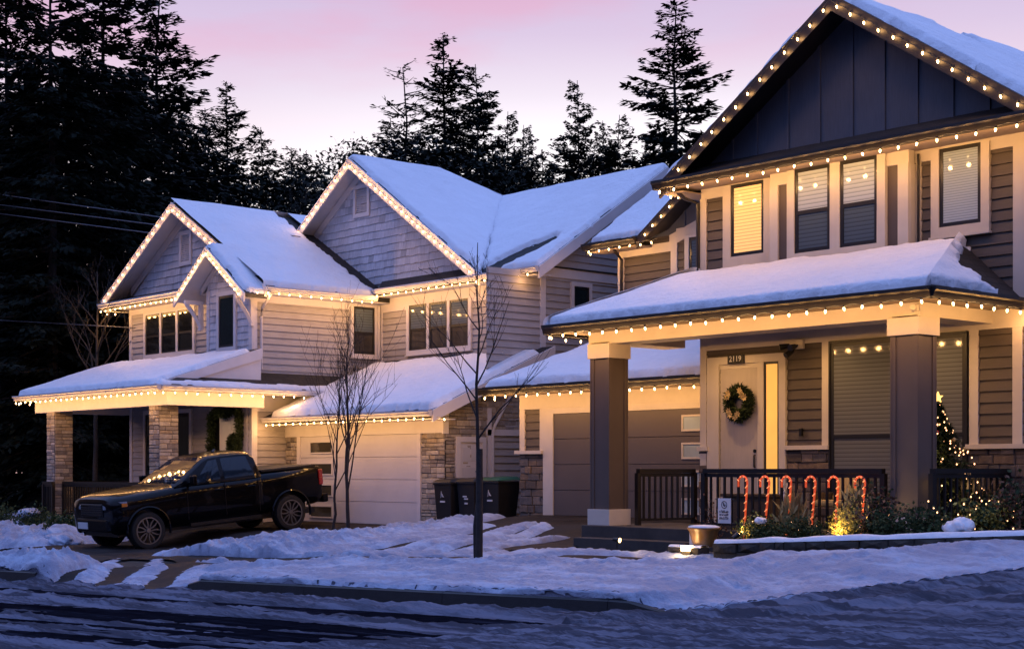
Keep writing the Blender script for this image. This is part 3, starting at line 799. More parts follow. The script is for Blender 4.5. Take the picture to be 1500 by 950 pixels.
def gutter(par, pts, mat, w=.12, h=.13, outward=None):
    """K-style gutter along a polyline; pts carry the top outer edge; outward = normals per segment"""
    mb = MB()
    for i in range(len(pts)-1):
        a, b = Vector(pts[i]), Vector(pts[i+1]); n = Vector(outward[i])
        prof = [(0, 0), (0, -h), (-w*.55, -h), (-w*.8, -h*.45), (-w, -h*.3), (-w, 0)]
        A = [a-n*(-p[0])+Vector((0, 0, p[1])) if False else a+n*(-p[0])+Vector((0, 0, p[1])) for p in prof]
        B = [b+n*(-p[0])+Vector((0, 0, p[1])) for p in prof]
        m = len(prof); s = len(mb.v)
        mb.mesh(A+B, [(k, (k+1) % m, m+(k+1) % m, m+k) for k in range(m)]+[tuple(range(m)), tuple(range(2*m-1, m-1, -1))])
    return mb.build('gutter', M[mat], par, recalc=True)
FN, RN = (0, -1, 0), (1, 0, 0)
gutter(HL, [(-41.2, 20.54, 4.74), (-35.9, 20.54, 4.74)], 'gutter_l', outward=[FN])
gutter(HL, [(-32.48, 20.55, 4.49), (-32.48, 23.9, 4.49)], 'gutter_l', outward=[RN])
gutter(HL, [(-32.5, 23.87, 4.66), (-26.2, 23.87, 4.66)], 'gutter_l', outward=[FN])
gutter(HL, [(-32.9, 20.78, 1.29), (-26.2, 20.78, 1.29)], 'gutter_l', outward=[FN])
gutter(HL, [(-39.95, 17.48, 1.97), (-32.05, 17.48, 1.97)], 'gutter_l', outward=[FN])
gutter(HL, [(-32.13, 17.5, 1.96), (-32.13, 23.5, 1.96)], 'gutter_l', outward=[RN])
# soffits / frieze beams of porch and garage
mb = MB()
mb.box(-39.6, -32.45, 17.85, 18.1, 1.52, 1.84); mb.box(-32.7, -32.45, 18.1, 20.5, 1.52, 1.84); mb.box(-39.6, -39.35, 18.1, 20.5, 1.52, 1.84)
mb.build('porch_beam', M[T], HL)
mb = MB(); mb.box(-39.9, -32.2, 17.52, 20.5, 1.845, 1.87); mb.box(-41.2, -40.43, 20.6, 30, 4.55, 4.58); mb.box(-41, -33, 20.56, 21.1, 4.55, 4.575)
mb.box(-32.99, -32.5, 20.6, 24.4, 4.33, 4.35); mb.box(-32.9, -26.3, 23.9, 24.4, 4.48, 4.5); mb.box(-32.9, -26.3, 20.82, 21.5, 1.1, 1.12); mb.box(-32.95, -32.2, 20.5, 23.6, 1.82, 1.84)
mb.build('soffit', M['soffit_l'], HL)
mb = MB(); fbox(mb, Fg, -32.98, -26.7, .82, 1.12, .0, .06); fbox(mb, Fg, -32.45, -32.3, -1.27, .82, 0, .06); fbox(mb, Fg, -27.6, -27.48, -1.27, .82, 0, .06); fbox(mb, S2, 21.44, 21.6, .8, 1.3, 0, .05)
mb.build('garage_trim', M[T], HL, bevel=.003)
mb = MB(); stonework(mb, Fg, -32.98, -32.45, -1.27, .82, STONES); mb.build('stone_cladding', M['stone'], HL)
mb = MB(); stonework(mb, Fg, -27.48, -26.66, -1.27, .82, STONES); mb.build('stone_cladding', M['stone'], HL)
def garage_door(par, F, h0, h1, z0, z1, mat, win, pane, rows=4, recess=.0, trim=None):
    mb = MB(); rh = (z1-z0)/rows
    for i in range(rows): fbox(mb, F, h0, h1, z0+i*rh+.006, z0+(i+1)*rh-.006, 0, .038)
    fbox(mb, F, h0, h1, z0, z1, -.02, .018)
    gd = mb.build('garage_door', M[mat], par, bevel=.004)
    for i in range(rows):
        a, b = z0+i*rh+.13, z0+(i+1)*rh-.15
        mb = MB(); s = .035
        for q in ((win[0]-s, win[0], a-s, b+s), (win[1], win[1]+s, a-s, b+s), (win[0], win[1], b, b+s), (win[0], win[1], a-s, a)): fbox(mb, F, *q, .03, .062)
        fbox(mb, F, win[0], win[1], a, b, .03, .046, mi=1)
        mb.build('garage_window', [M[trim or mat], M[pane]], gd)
    return gd
garage_door(HL, Fg, -32.3, -27.6, -1.26, .82, 'garage_l', (-31.85, -30.95), 'glass_gar_l', 4)
mb = MB(); fbox(mb, Fg, -32.12, -32.05, -.25, -.1, .03, .07); mb.build('keypad', M['sash'], HL)
# side door
d = MB(); fbox(d, S2, 21.92, 22.55, -1.25, .62, 0, .045)
sd = d.build('side_door', M['trim_l'], HL); d = MB()
for a, b in ((22.0, 22.21), (22.26, 22.47)): fbox(d, S2, a, b, .2, .5, .046, .052)
fbox(d, S2, 22.0, 22.47, -1.1, .05, .046, .054); d.build('door_panel', M['garage_l'], sd)
d = MB(); fbox(d, S2, 21.8, 21.92, -1.3, .74, 0, .08); fbox(d, S2, 22.55, 22.67, -1.3, .74, 0, .08); fbox(d, S2, 21.92, 22.55, .62, .74, 0, .08); d.build('door_frame', M[T], sd, bevel=.003)
# downspouts
def pipe(par, pts, mat, r=.035, name='downspout'):
    mb = MB(); mb.tube(pts, r, 8); return mb.build(name, M[mat], par, smooth=40)
pipe(HL, [(-32.42, 20.62, 4.38), (-32.45, 20.66, 4.25), (-32.88, 20.7, 4.0), (-32.9, 20.7, 3.8), (-32.9, 20.7, 2.5)], 'gutter_l')
pipe(HL, [(-32.9, 24.3, 4.3), (-32.9, 24.3, 2.9)], 'gutter_l')
pipe(HL, [(-26.6, 23.98, 2.6), (-26.6, 22.9, 1.0), (-26.62, 22.85, .8), (-26.62, 22.85, -1.3)], 'gutter_l')
# curved wooden brackets under the small gable
def bracket(par, x, y, z, mat):
    mb = MB(); F = side(x)
    mb.box(x-.05, x+.05, y-.1, y, z-.75, z); mb.box(x-.05, x+.05, y-.52, y-.1, z-.1, z)
    pts = []; n = 8
    for i in range(n+1):
        t = i/n
        pts.append((x, y-.05-.43*t-.0+.07*math.sin(math.pi*t), z-.70+.62*t-.05*math.sin(math.pi*t)))
    mb.tube(pts, .058, 4); return mb.build('bracket', M[mat], par)
bracket(HL, -35.4, 20.5, 4.35, T); bracket(HL, -32.95, 20.5, 4.3, T)
mb = MB(); mb.lathe([(.001, 1.83), (.10, 1.83), (.11, 1.845)], (-34.1, 19.6, 0), 20); lamp_o = mb.build('ceiling_light', M['trim_l'], HL)
mb = MB(); mb.lathe([(.001, 1.822), (.08, 1.822), (.082, 1.829)], (-34.1, 19.6, 0), 20); mb.build('lens', M['downlight'], lamp_o)
_l = bpy.data.lights.new('ceiling_light_beam', 'SPOT'); _l.energy = 38; _l.color = (1, .62, .34); _l.spot_size = 2.6; _l.spot_blend = .8; _l.shadow_soft_size = .06
_o = bpy.data.objects.new('ceiling_light_beam', _l); COL.objects.link(_o); _o.parent = lamp_o; _o.location = (-34.1+33, 19.6-21, 1.80+1.35)
# front door with casing
mb = MB()
for a in ((-34.98, -34.84, -1.2, 1.55), (-33.3, -33.16, -1.2, 1.55), (-34.84, -33.3, 1.4, 1.55)): fbox(mb, F1l, *a, 0, .06)
dr = mb.build('front_door', M[T], HL); mb = MB()
fbox(mb, F1l, -34.84, -34.5, -1.2, 1.4, 0, .042); mb.build('sidelight', M['glass_dark'], dr)
mb = MB(); fbox(mb, F1l, -34.48, -33.9, -1.2, 1.4, 0, .045); fbox(mb, F1l, -33.88, -33.3, -1.2, 1.4, 0, .045); mb.build('door_leaf', M['trim_l'], dr, bevel=.004)
# porch: deck, columns, railing
mb = MB(); mb.box(-39.4, -32.5, 17.8, 20.5, -1.9, -1.22); mb.build('porch_floor', M['concrete'], HL)
def stone_column(par, x0, x1, y0, y1, z0, z1):
    mb = MB(); stonework(mb, front(y0), x0, x1, z0, z1, STONES, (.07, .13), (.14, .34), .03); stonework(mb, side(x1), y0-.02, y1, z0, z1, STONES, (.07, .13), (.14, .34), .03)
    mb.box(x0, x1-.002, y0+.003, y1, z0, z1, (.2, .19, .17)); return mb.build('porch_column', M['stone'], par)
stone_column(HL, -38.95, -38.47, 17.9, 18.38, -1.5, 1.53); stone_column(HL, -33.36, -32.88, 17.9, 18.38, -1.5, 1.53)
def railing(par, a, b, z0, z1, mat, sp=.14, name='railing', r=.016):
    a, b = Vector(a), Vector(b); L = (b-a).length; d = (b-a)/L; n = Vector((-d.y, d.x, 0))
    def bar(p, q, w, zA, zB): # along d
        c = [p+n*w, p-n*w, q-n*w, q+n*w]
        mb.mesh([(*v.xy, zA) for v in c]+[(*v.xy, zB) for v in c], [(0, 3, 2, 1), (4, 5, 6, 7), (0, 1, 5, 4), (1, 2, 6, 5), (2, 3, 7, 6), (3, 0, 4, 7)])
    mb = MB(); bar(a, b, .045, z1-.07, z1); bar(a, b, .02, z1-.13, z1-.072)
    rail = mb.build(name, M[mat], par, recalc=True)
    mb = MB(); bar(a, b, .025, z0+.07, z0+.11); mb.build('bottom_rail', M[mat], rail, recalc=True)
    m2 = MB(); k = int(L/sp)
    mb = m2
    for i in range(1, k+1):
        c = a+d*(i*L/(k+1)); bar(c-d*r, c+d*r, r, z0+.11, z1-.13)
    m2.build('balusters', M[mat], rail, recalc=True)
    for c in (a, b):
        mb = MB(); bar(c-d*.04, c+d*.04, .04, z0, z1-.07); mb.build('railing_post', M[mat], rail, recalc=True)
    return rail
railing(HL, (-38.4, 18.1, 0), (-33.45, 18.1, 0), -1.22, -.3, 'black'); railing(HL, (-38.95, 17.8, 0), (-38.4, 17.8, 0), -1.22, -.3, 'black', .1)
railing(HL, (-39.3, 18.4, 0), (-39.3, 20.4, 0), -1.22, -.3, 'black')
# snow on the left house
roof_snow([([(-37.15, 20.6, 7.15), (-32.5, 20.6, zl(-32.5)), (-32.5, 24.35, zl(-32.5)), (-36.1, 24.35, zl(-36.1)), (-37.15, 24.35, 7.15)], [-.2, .05, .48, -1, -1]),
           ([(-34.33, 20.0, 5.6), (-32.52, 20.0, zb(-32.52)), (-32.52, 20.75, zb(-32.52)), (-34.33, 20.75, 5.6)], [.03, .03, -1, -1]),
           ([(-37.15, 24.3, 7.15), (-36.15, 24.3, zl(-36.15)), (-36.15, 30, zl(-36.15)), (-37.15, 30, 7.15)], [-1, .1, 0, -1]),
           ([(-41.2, 20.6, zl(-41.2)), (-37.15, 20.6, 7.15), (-37.15, 30, 7.15), (-41.2, 30, zl(-41.2))], [.04, -1, 0, .05])], 'white snow over the left gable roof above the window trio', seed=1)
roof_snow([(G2r, [.04, .0, -1, -1]), (G2l, [.04, -1, 0, .1]),
           (MRf, [.04, .04, -1, .0], [(-27.75, 24.45, 1.15, .42, .75)]),
           ([(-38, 28.2, zm(28.2)), (-26.25, 28.2, zm(28.2)), (-26.25, 32.5, 4.66), (-38, 32.5, 4.66)], [-1, .03, .04, 0]),
           ([(-33.66, 26.9, 8.25), (-32.42, 28.2, zm(28.2)), (-34.9, 28.2, zm(28.2))], [-1, -1, -1])], 'blue white snow over the big middle gable and main roof', seed=2)
roof_snow([(GAR, [.04, .05, .42, .38])], 'thick snow on the garage roof of the left house', T=.13, seed=3)
roof_snow([(POR, [.03, .04, .3, .05])], 'thick snow on the porch roof beside the stone columns', T=.12, seed=4)
roof_snow([([(-32.15, 17.5, 1.96), (-32.15, 23.6, 1.96), (-32.4, 23.6, 2.095), (-32.4, 17.6, 2.095)], [0.02, 0, .02, 0])], 'thin strip of snow along the skirt roof edge', T=.05, seed=5)

# ------------------------------------------------------------------ RIGHT HOUSE
HR = thing('house', (-16, 20, -1.0), 'brown two storey house with dark gable, square porch columns and number 2119', 'house')
TR = M['trim_r']
R1, Rb, R2, Rg = front(20.3), front(20.1), front(24.4), front(21.5)
RS = side(-11.72)
core = MB()
core.box(-18.03, -11.74, 20.32, 32, -1.2, 5.0); core.box(-16.35, -13.72, 20.12, 20.4, 2.6, 4.9)
core.extrude([(-18.03, 20.32, 5.0), (-11.74, 20.32, 5.0), (-14.86, 20.32, 7.1)], (0, 11, 0))
core.box(-24.1, -18.0, 24.42, 32, -1.1, 4.75); core.box(-24.1, -18.0, 21.52, 24.5, -1.1, 1.5)
core.extrude([(-24.1, 24.42, 4.7), (-24.1, 32, 4.7), (-24.1, 28.2, 7.2)], (6, 0, 0))
core.extrude([(-24.1, 21.52, 1.4), (-24.1, 24.5, 2.5), (-24.1, 24.5, 1.4)], (6, 0, 0))
core.extrude([(-22.9, 24.42, 4.7), (-18.1, 24.42, 4.7), (-19.8, 24.42, 7.2), (-21, 24.42, 6.1)], (0, 2, 0))
core.build('wall', M['lap_r'], HR, recalc=True)
# panels of siding framed by trim
def framed(par, F, h0, h1, z0, z1, mat='lap_r'):
    mb = MB(); siding(mb, F, rect(h0, h1, z0, z1)); mb.build('wall', M[mat], par)
lap_wall(HR, R1, [rect(-18.05, -16.35, 2.5, 5.0), rect(-13.72, -11.72, 2.5, 5.0), rect(-18.05, -11.72, -1.0, 2.3)], 'lap_r')
lap_wall(HR, R2, [rect(-24.12, -18.05, 2.3, 5.0)], 'lap_r')
lap_wall(HR, Rg, [rect(-24.12, -23.4, .3, 1.4)], 'lap_r')
lap_wall(HR, RS, [rect(20.3, 32, -1.0, 5.0)], 'lap_r')
mb = MB(); fbox(mb, Rb, -16.35, -13.72, 2.6, 4.99, -.15, .0); mb.build('bay', M['column'], HR)
# board and batten gable
mb = MB(); flat(mb, R1, [(-18.3, 5.1), (-11.4, 5.1), (-14.86, 7.42)], .015)
for h in (-17.35, -16.82, -16.16, -15.52, -14.88, -14.28, -13.68, -13.06, -12.45):
    zt = 7.3-.667*abs(h+14.86); fbox(mb, R1, h-.025, h+.025, 5.1, zt, .015, .04)
mb.build('gable_cladding', M['board'], HR)
mb = MB(); flat(mb, R2, [(-23.2, 5.0), (-18.0, 5.0), (-18, 8), (-20, 7.5)], .02); fbox(mb, R2, -22.2, -22.15, 5.0, 5.6, .02, .04)
mb.build('gable_cladding', M['board'], HR)
# trim
mb = MB()
fbox(mb, R1, -18.07, -17.93, -.9, 4.7, 0, .042)
fbox(mb, R1, -18.05, -11.72, 4.68, 4.98, 0, .038)                      # frieze under the eave
fbox(mb, Rb, -16.37, -16.2, 2.7, 4.66, 0, .042); fbox(mb, Rb, -13.88, -13.69, 2.7, 4.66, 0, .042); fbox(mb, side(-13.72), 20.1, 20.29, 2.7, 4.66, 0, .038)
fbox(mb, Rb, -16.37, -13.69, 4.66, 4.985, -.12, .032)
fbox(mb, R1, -13.69, -13.60, 2.7, 4.68, 0, .041)
fbox(mb, R1, -12.05, -11.69, 2.3, 4.68, 0, .043)
fbox(mb, R1, -16.5, -16.35, 2.6, 4.68, 0, .041)
fbox(mb, R2, -24.14, -23.96, 2.3, 4.68, 0, .042); fbox(mb, R2, -22.56, -22.38, 2.3, 5.0, 0, .042)
fbox(mb, R2, -24.1, -22.5, 4.66, 4.86, 0, .038)
rake_frieze(mb, R2, (-21.6, 5.3), (-22.6, 5.0), .25, 0, .04); fbox(mb, R2, -22.4, -18.0, 4.92, 5.12, 0, .045)
# lower level
fbox(mb, R1, -15.46, -15.32, .36, 2.06, 0, .042); fbox(mb, R1, -12.77, -12.62, .34, 2.06, 0, .042); fbox(mb, R1, -12.06, -11.9, .34, 2.06, 0, .042)
fbox(mb, R1, -18.05, -11.75, 2.06, 2.35, 0, .038)
fbox(mb, R1, -16.17, -15.3, .33, .40, 0, .10); fbox(mb, R1, -12.8, -11.8, .31, .38, 0, .10); fbox(mb, R1, -18.1, -17.85, .33, .40, 0, .10)
mb.build('trim', TR, HR, bevel=.003)
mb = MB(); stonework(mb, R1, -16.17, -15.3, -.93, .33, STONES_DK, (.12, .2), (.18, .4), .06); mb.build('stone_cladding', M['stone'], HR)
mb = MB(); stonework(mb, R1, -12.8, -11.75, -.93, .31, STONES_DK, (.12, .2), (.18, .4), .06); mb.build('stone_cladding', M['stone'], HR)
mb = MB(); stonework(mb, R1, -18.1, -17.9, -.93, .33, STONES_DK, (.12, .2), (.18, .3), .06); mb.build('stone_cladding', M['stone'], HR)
# upper windows
window(R1, HR, -17.36, -16.64, 3.62, 4.84, TR, M['glass_lit'], 1, tw=.17, ttop=.0)
w_ = window(Rb, HR, -15.84, -14.24, 3.5, 4.86, TR, M['glass_blind'], 2, .48, tw=.15, gap=.19, pane2=M['glass_blind_dk'], ttop=.0)
window(R1, HR, -13.27, -12.56, 3.64, 4.82, TR, M['glass_frost'], 1, tw=.14, ttop=.0)
window(R2, HR, -22.02, -21.45, 3.6, 4.88, TR, M['glass_blind_dk'], 1, .35, tw=.12, ttop=.06)
# ground floor window behind the column
window(R1, HR, -15.28, -12.82, -.55, 2.03, M['sash'], M['glass_porch'], 2, .42, tw=.03, gap=.06, sill=False, ttop=.03)
# roofs
RM = [(-18.52, 19.75), (-11.2, 19.75)]
zr = lambda x: 7.42-.667*abs(x+14.86)
MRr = [(-14.86, 19.75, 7.42), (-11.2, 19.75, zr(-11.2)), (-11.2, 33, zr(-11.2)), (-14.86, 33, 7.42)]
MRl = [(-18.52, 19.75, zr(-18.52)), (-14.86, 19.75, 7.42), (-14.86, 33, 7.42), (-18.52, 33, zr(-18.52))]
roof_part(HR, MRr, .14, 'dark_trim'); roof_part(HR, MRl, .14, 'dark_trim')
roof_part(HR, [(-18.52, 19.7, 5.0), (-11.2, 19.7, 5.0), (-11.2, 20.32, 5.3), (-18.52, 20.32, 5.3)], .12, 'soffit_r')   # pent
zw = lambda y: 4.98+.655*(y-23.9)
WF = [(-24.65, 23.9, 4.98), (-23.05, 23.9, 4.98), (-20.4, 26.9, zw(26.9)), (-20.4, 28.2, zw(28.2)), (-24.65, 28.2, zw(28.2))]
roof_part(HR, WF, .14, 'dark_trim'); roof_part(HR, [(-24.65, 28.2, zw(28.2)), (-18, 28.2, zw(28.2)), (-18, 32.5, 4.98), (-24.65, 32.5, 4.98)], .14, 'dark_trim')
WG = [(-23.1, 23.9, 4.93), (-20.1, 23.9, 7.0), (-20.1, 27.0, 7.0)]
roof_part(HR, [(-23.1, 23.9, 4.96), (-20.1, 23.9, 7.03), (-20.1, 27.1, 7.03)], .14, 'dark_trim')
roof_part(HR, [(-20.1, 23.9, 7.03), (-18.2, 23.9, 5.7), (-18.2, 27.1, 5.7), (-20.1, 27.1, 7.03)], .14, 'dark_trim')
GR = [(-24.65, 20.9, 1.72), (-18.0, 20.9, 1.72), (-18.0, 24.4, 2.85), (-24.65, 24.4, 2.85)]
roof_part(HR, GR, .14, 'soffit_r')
PF = [(-19.46, 17.95, 2.47), (-11.91, 17.95, 2.47), (-12.95, 20.32, 3.42), (-18.05, 20.32, 3.42)]
PR = [(-11.91, 17.95, 2.47), (-11.91, 20.32, 2.47), (-12.95, 20.32, 3.42)]
PL = [(-19.46, 17.95, 2.47), (-18.05, 20.32, 3.42), (-19.46, 20.32, 2.47)][::1]
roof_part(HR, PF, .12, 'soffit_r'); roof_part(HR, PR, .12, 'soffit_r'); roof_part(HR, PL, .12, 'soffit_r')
# dark fascia and gutters
mb = MB()
rake_board(mb, 19.75, -14.86, 7.42, .667, -18.52, -14.86, .27); rake_board(mb, 19.75, -14.86, 7.42, .667, -14.86, -11.2, .27)
rake_board(mb, 23.9, -20.1, 7.03, .69, -23.1, -20.1, .24)
mb.extrude([(-24.65, 23.9, 4.98), (-24.65, 28.2, zw(28.2)), (-24.65, 28.2, zw(28.2)-.25), (-24.65, 23.9, 4.74)], (-.04, 0, 0))
mb.extrude([(-24.65, 20.9, 1.72), (-24.65, 24.4, 2.85), (-24.65, 24.4, 2.65), (-24.65, 20.9, 1.52)], (-.04, 0, 0))
mb.extrude([(-11.2, 19.75, zr(-11.2)), (-11.2, 33, zr(-11.2)), (-11.2, 33, zr(-11.2)-.2), (-11.2, 19.75, zr(-11.2)-.2)], (.04, 0, 0))
mb.build('rake_board', M['dark_trim'], HR, recalc=True)
LN = (-1, 0, 0)
gutter(HR, [(-18.6, 19.69, 5.0), (-11.1, 19.69, 5.0)], 'dark_trim', h=.15, outward=[FN])
gutter(HR, [(-24.7, 23.88, 4.97), (-23.1, 23.88, 4.97)], 'dark_trim', outward=[FN])
gutter(HR, [(-24.75, 20.88, 1.7), (-18.1, 20.88, 1.7)], 'dark_trim', h=.15, outward=[FN])
gutter(HR, [(-19.5, 17.94, 2.46), (-11.85, 17.94, 2.46)], 'dark_trim', h=.16, outward=[FN])
gutter(HR, [(-11.9, 17.9, 2.46), (-11.9, 20.3, 2.46)], 'dark_trim', h=.16, outward=[RN])
gutter(HR, [(-19.47, 17.95, 2.46), (-19.47, 20.32, 2.46)], 'dark_trim', h=.16, outward=[LN])
# soffits, ceiling and beams
mb = MB(); mb.box(-19.42, -11.95, 18.0, 20.3, 2.335, 2.35); mb.box(-18.5, -18.05, 19.8, 32, 4.78, 4.8); mb.box(-18.5, -11.25, 19.75, 20.3, 4.86, 4.88)
mb.box(-24.6, -18.1, 20.95, 21.5, 1.55, 1.57); mb.box(-24.6, -23.1, 23.95, 24.4, 4.8, 4.82)
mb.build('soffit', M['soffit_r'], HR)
mb = MB(); mb.box(-18.95, -12.38, 18.42, 18.9, 2.12, 2.33); mb.box(-12.88, -12.39, 18.9, 20.3, 2.14, 2.33); mb.box(-18.94, -18.45, 18.9, 20.3, 2.14, 2.33)
mb.build('porch_beam', TR, HR, bevel=.004)
# square porch columns
def square_column(par, x1, y0, w=.46, z0=-.93, z1=2.15):
    x0 = x1-w; y1 = y0+w; mb = MB()
    mb.box(x0+.02, x1-.02, y0+.02, y1-.02, z0, z1)
    for (a, b) in ((x0, x0+.09), (x1-.09, x1)):
        mb.box(a, b, y0+.005, y0+.03, z0, z1-.02); mb.box(a, b, y1-.03, y1-.005, z0, z1-.02)
    for (a, b) in ((y0, y0+.09), (y1-.09, y1)):
        mb.box(x0+.003, x0+.03, a, b, z0, z1-.02); mb.box(x1-.03, x1-.003, a, b, z0, z1-.02)
    c = mb.build('porch_column', M['column'], par)
    mb = MB(); e = .03; mb.box(x0-e, x1+e, y0-e, y1+e, z1-.27, z1-.02); mb.build('cap', TR, c, bevel=.006)
    mb = MB(); mb.box(x0-e, x1+e, y0-e, y1+e, z0, z0+.27); mb.build('plinth', TR, c, bevel=.006)
    return c
square_column(HR, -18.44, 18.4); square_column(HR, -12.4, 18.4)
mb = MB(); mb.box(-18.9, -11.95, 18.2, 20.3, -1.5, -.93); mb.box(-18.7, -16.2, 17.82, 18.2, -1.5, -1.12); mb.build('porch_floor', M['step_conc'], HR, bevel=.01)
railing(HR, (-16.34, 18.42, 0), (-12.98, 18.42, 0), -.93, .02, 'black', .142); railing(HR, (-18.3, 18.95, 0), (-18.2, 20.25, 0), -.93, .02, 'black', .142); railing(HR, (-12.2, 18.45, 0), (-12.12, 20.25, 0), -.93, .02, 'black', .142)
# garage
mb = MB()
fbox(mb, Rg, -24.14, -23.98, .4, 1.3, 0, .042); fbox(mb, Rg, -23.52, -23.4, .4, 1.3, 0, .042); fbox(mb, Rg, -24.14, -18.1, 1.25, 1.55, 0, .045)
fbox(mb, Rg, -23.4, -23.1, -.95, 1.26, 0, .06); fbox(mb, Rg, -24.22, -23.4, .33, .40, 0, .12); fbox(mb, Rg, -23.1, -18.15, 1.14, 1.26, 0, .06)
mb.build('garage_trim', TR, HR, bevel=.004)
mb = MB(); stonework(mb, Rg, -24.14, -23.4, -1.2, .33, STONES_DK, (.1, .18), (.16, .4), .06); mb.build('stone_cladding', M['stone'], HR)
garage_door(HR, Rg, -23.1, -18.3, -.92, 1.14, 'garage_r', (-19.55, -18.75), 'glass_gar', 4, trim='trim_r')
# entrance door
mb = MB()
for a in ((-17.89, -17.62, -.93, 1.93), (-16.77, -16.64, -.93, 1.80), (-16.32, -16.18, -.93, 1.93), (-17.62, -16.32, 1.80, 1.93)): fbox(mb, R1, *a, 0, .07)
fbox(mb, R1, -17.62, -16.77, 1.72, 1.8, 0, .05)
fd = mb.build('front_door', TR, HR, bevel=.004)
mb = MB(); fbox(mb, R1, -17.60, -16.77, -.91, 1.72, 0, .043)
for i in range(1, 5): mb.box(-17.60+.166*i-.004, -17.60+.166*i+.004, 20.262, 20.2635, -.9, 1.7, (.55, .55, .55))
lf = mb.build('door_leaf', M['door'], fd)
mb = MB(); mb.tube([(-16.84, 20.23, .05), (-16.84, 20.23, .25)], .014, 8); mb.tube([(-16.84, 20.27, .32), (-16.84, 20.24, .32)], .03, 12); mb.tube([(-16.84, 20.27, .05), (-16.84, 20.23, .05)], .012, 6); mb.tube([(-16.84, 20.27, .25), (-16.84, 20.23, .25)], .012, 6)
mb.build('handle', M['black'], lf)
mb = MB(); fbox(mb, R1, -16.64, -16.6, -.93, 1.80, 0, .05); fbox(mb, R1, -16.36, -16.32, -.93, 1.80, 0, .05); fbox(mb, R1, -16.6, -16.36, 1.76, 1.80, 0, .05); fbox(mb, R1, -16.6, -16.36, -.93, -.85, 0, .05)
sl = mb.build('sidelight', M['sash'], fd); mb = MB(); fbox(mb, R1, -16.6, -16.36, -.85, 1.76, 0, .043); mb.build('pane', M['glass_side'], sl)
# house number plate
def text_mesh(name, body, size, mat, parent, loc, depth=.002, align='CENTER', rot=(math.pi/2, 0, 0)):
    c = bpy.data.curves.new(name, 'FONT'); c.body = body; c.size = size; c.extrude = depth; c.align_x = align; c.align_y = 'CENTER'; c.resolution_u = 2
    t = bpy.data.objects.new(name, c); COL.objects.link(t); bpy.context.view_layer.update()
    me = bpy.data.meshes.new_from_object(t.evaluated_get(bpy.context.evaluated_depsgraph_get())); me.name = name
    bpy.data.objects.remove(t); bpy.data.curves.remove(c)
    me.transform(Matrix.Translation(loc) @ Matrix.Rotation(rot[2], 4, 'Z') @ Matrix.Rotation(rot[0], 4, 'X')); me.materials.clear(); me.materials.append(mat)
    o = bpy.data.objects.new(name, me); COL.objects.link(o); o.parent = parent
    off = WL.get(parent.name, (0, 0, 0)); me.transform(Matrix.Translation((-off[0], -off[1], -off[2]))); WL[o.name] = off
    return o
mb = MB(); mb.box(-17.39, -17.04, 20.19, 20.226, 1.80, 1.955); np_ = mb.build('number_plate', M['black'], HR, bevel=.006)
text_mesh('number', '2119', .135, M['paint_white'], np_, (-17.215, 20.187, 1.877))
# recessed lights in the porch ceiling
for (cx_, cy_) in ((-17.2, 19.45), (-15.2, 19.45), (-13.3, 19.45)):
    mb = MB(); mb.lathe([(.001, 2.325), (.075, 2.325), (.085, 2.335)], (cx_, cy_, 0), 20); cl_o = mb.build('ceiling_light', M['trim_r'], HR)
    mb = MB(); mb.lathe([(.001, 2.320), (.06, 2.320), (.062, 2.3245)], (cx_, cy_, 0), 20); mb.build('lens', M['downlight'], cl_o)
    l_ = bpy.data.lights.new('ceiling_light_beam', 'SPOT'); l_.energy = 85; l_.color = (1, .54, .20); l_.spot_size = 2.7; l_.spot_blend = .8; l_.shadow_soft_size = .06
    lo_ = bpy.data.objects.new('ceiling_light_beam', l_); COL.objects.link(lo_); lo_.parent = cl_o; lo_.location = (cx_+16, cy_-20, 2.30+1.0)
# security light
mb = MB(); mb.box(-15.98, -15.8, 20.2, 20.26, 1.97, 2.13); sec = mb.build('security_light', TR, HR, bevel=.01)
for (dx, dz, ax) in ((-.2, .0, -.1), (-.02, -.02, .02), (-.10, -.14, -.02)):
    mb = MB(); mb.tube([(-15.9, 20.2, 2.03), (-15.9+dx*.6, 20.14, 2.03+dz*.6)], .014, 6); mb.tube([(-15.9+dx*.6, 20.14, 2.03+dz*.6), (-15.9+dx+ax*.3, 20.02, 2.0+dz)], [.035, .055], 10)
    mb.build('lamp_head', M['black'], sec, smooth=40)
mb = MB(); mb.box(-15.98+.1, -15.98+.15, 20.2, 20.26, .55, .68); mb.build('doorbell', M['black'], HR, bevel=.006)
mb = MB(); mb.box(-12.46, -12.36, 18.30, 18.36, 2.2, 2.28); mb.tube([(-12.43, 18.33, 2.22), (-12.36, 18.22, 2.24)], .04, 10); mb.build('camera_bracket', TR, HR)
pipe(HR, [(-23.9, 23.95, 4.86), (-23.95, 24.1, 4.75), (-24.0, 24.33, 4.62), (-24.0, 24.33, 2.9)], 'dark_trim')
pipe(HR, [(-13.62, 20.22, 4.8), (-13.62, 20.22, 3.4)], 'dark_trim', .02)
pipe(HR, [(-18.25, 19.75, 4.86), (-18.2, 20.0, 4.7), (-18.1, 20.24, 4.62), (-18.1, 20.24, 3.4)], 'dark_trim')
mb = MB(); mb.box(-18.0, -17.92, 20.1, 20.2, 4.3, 4.9); 
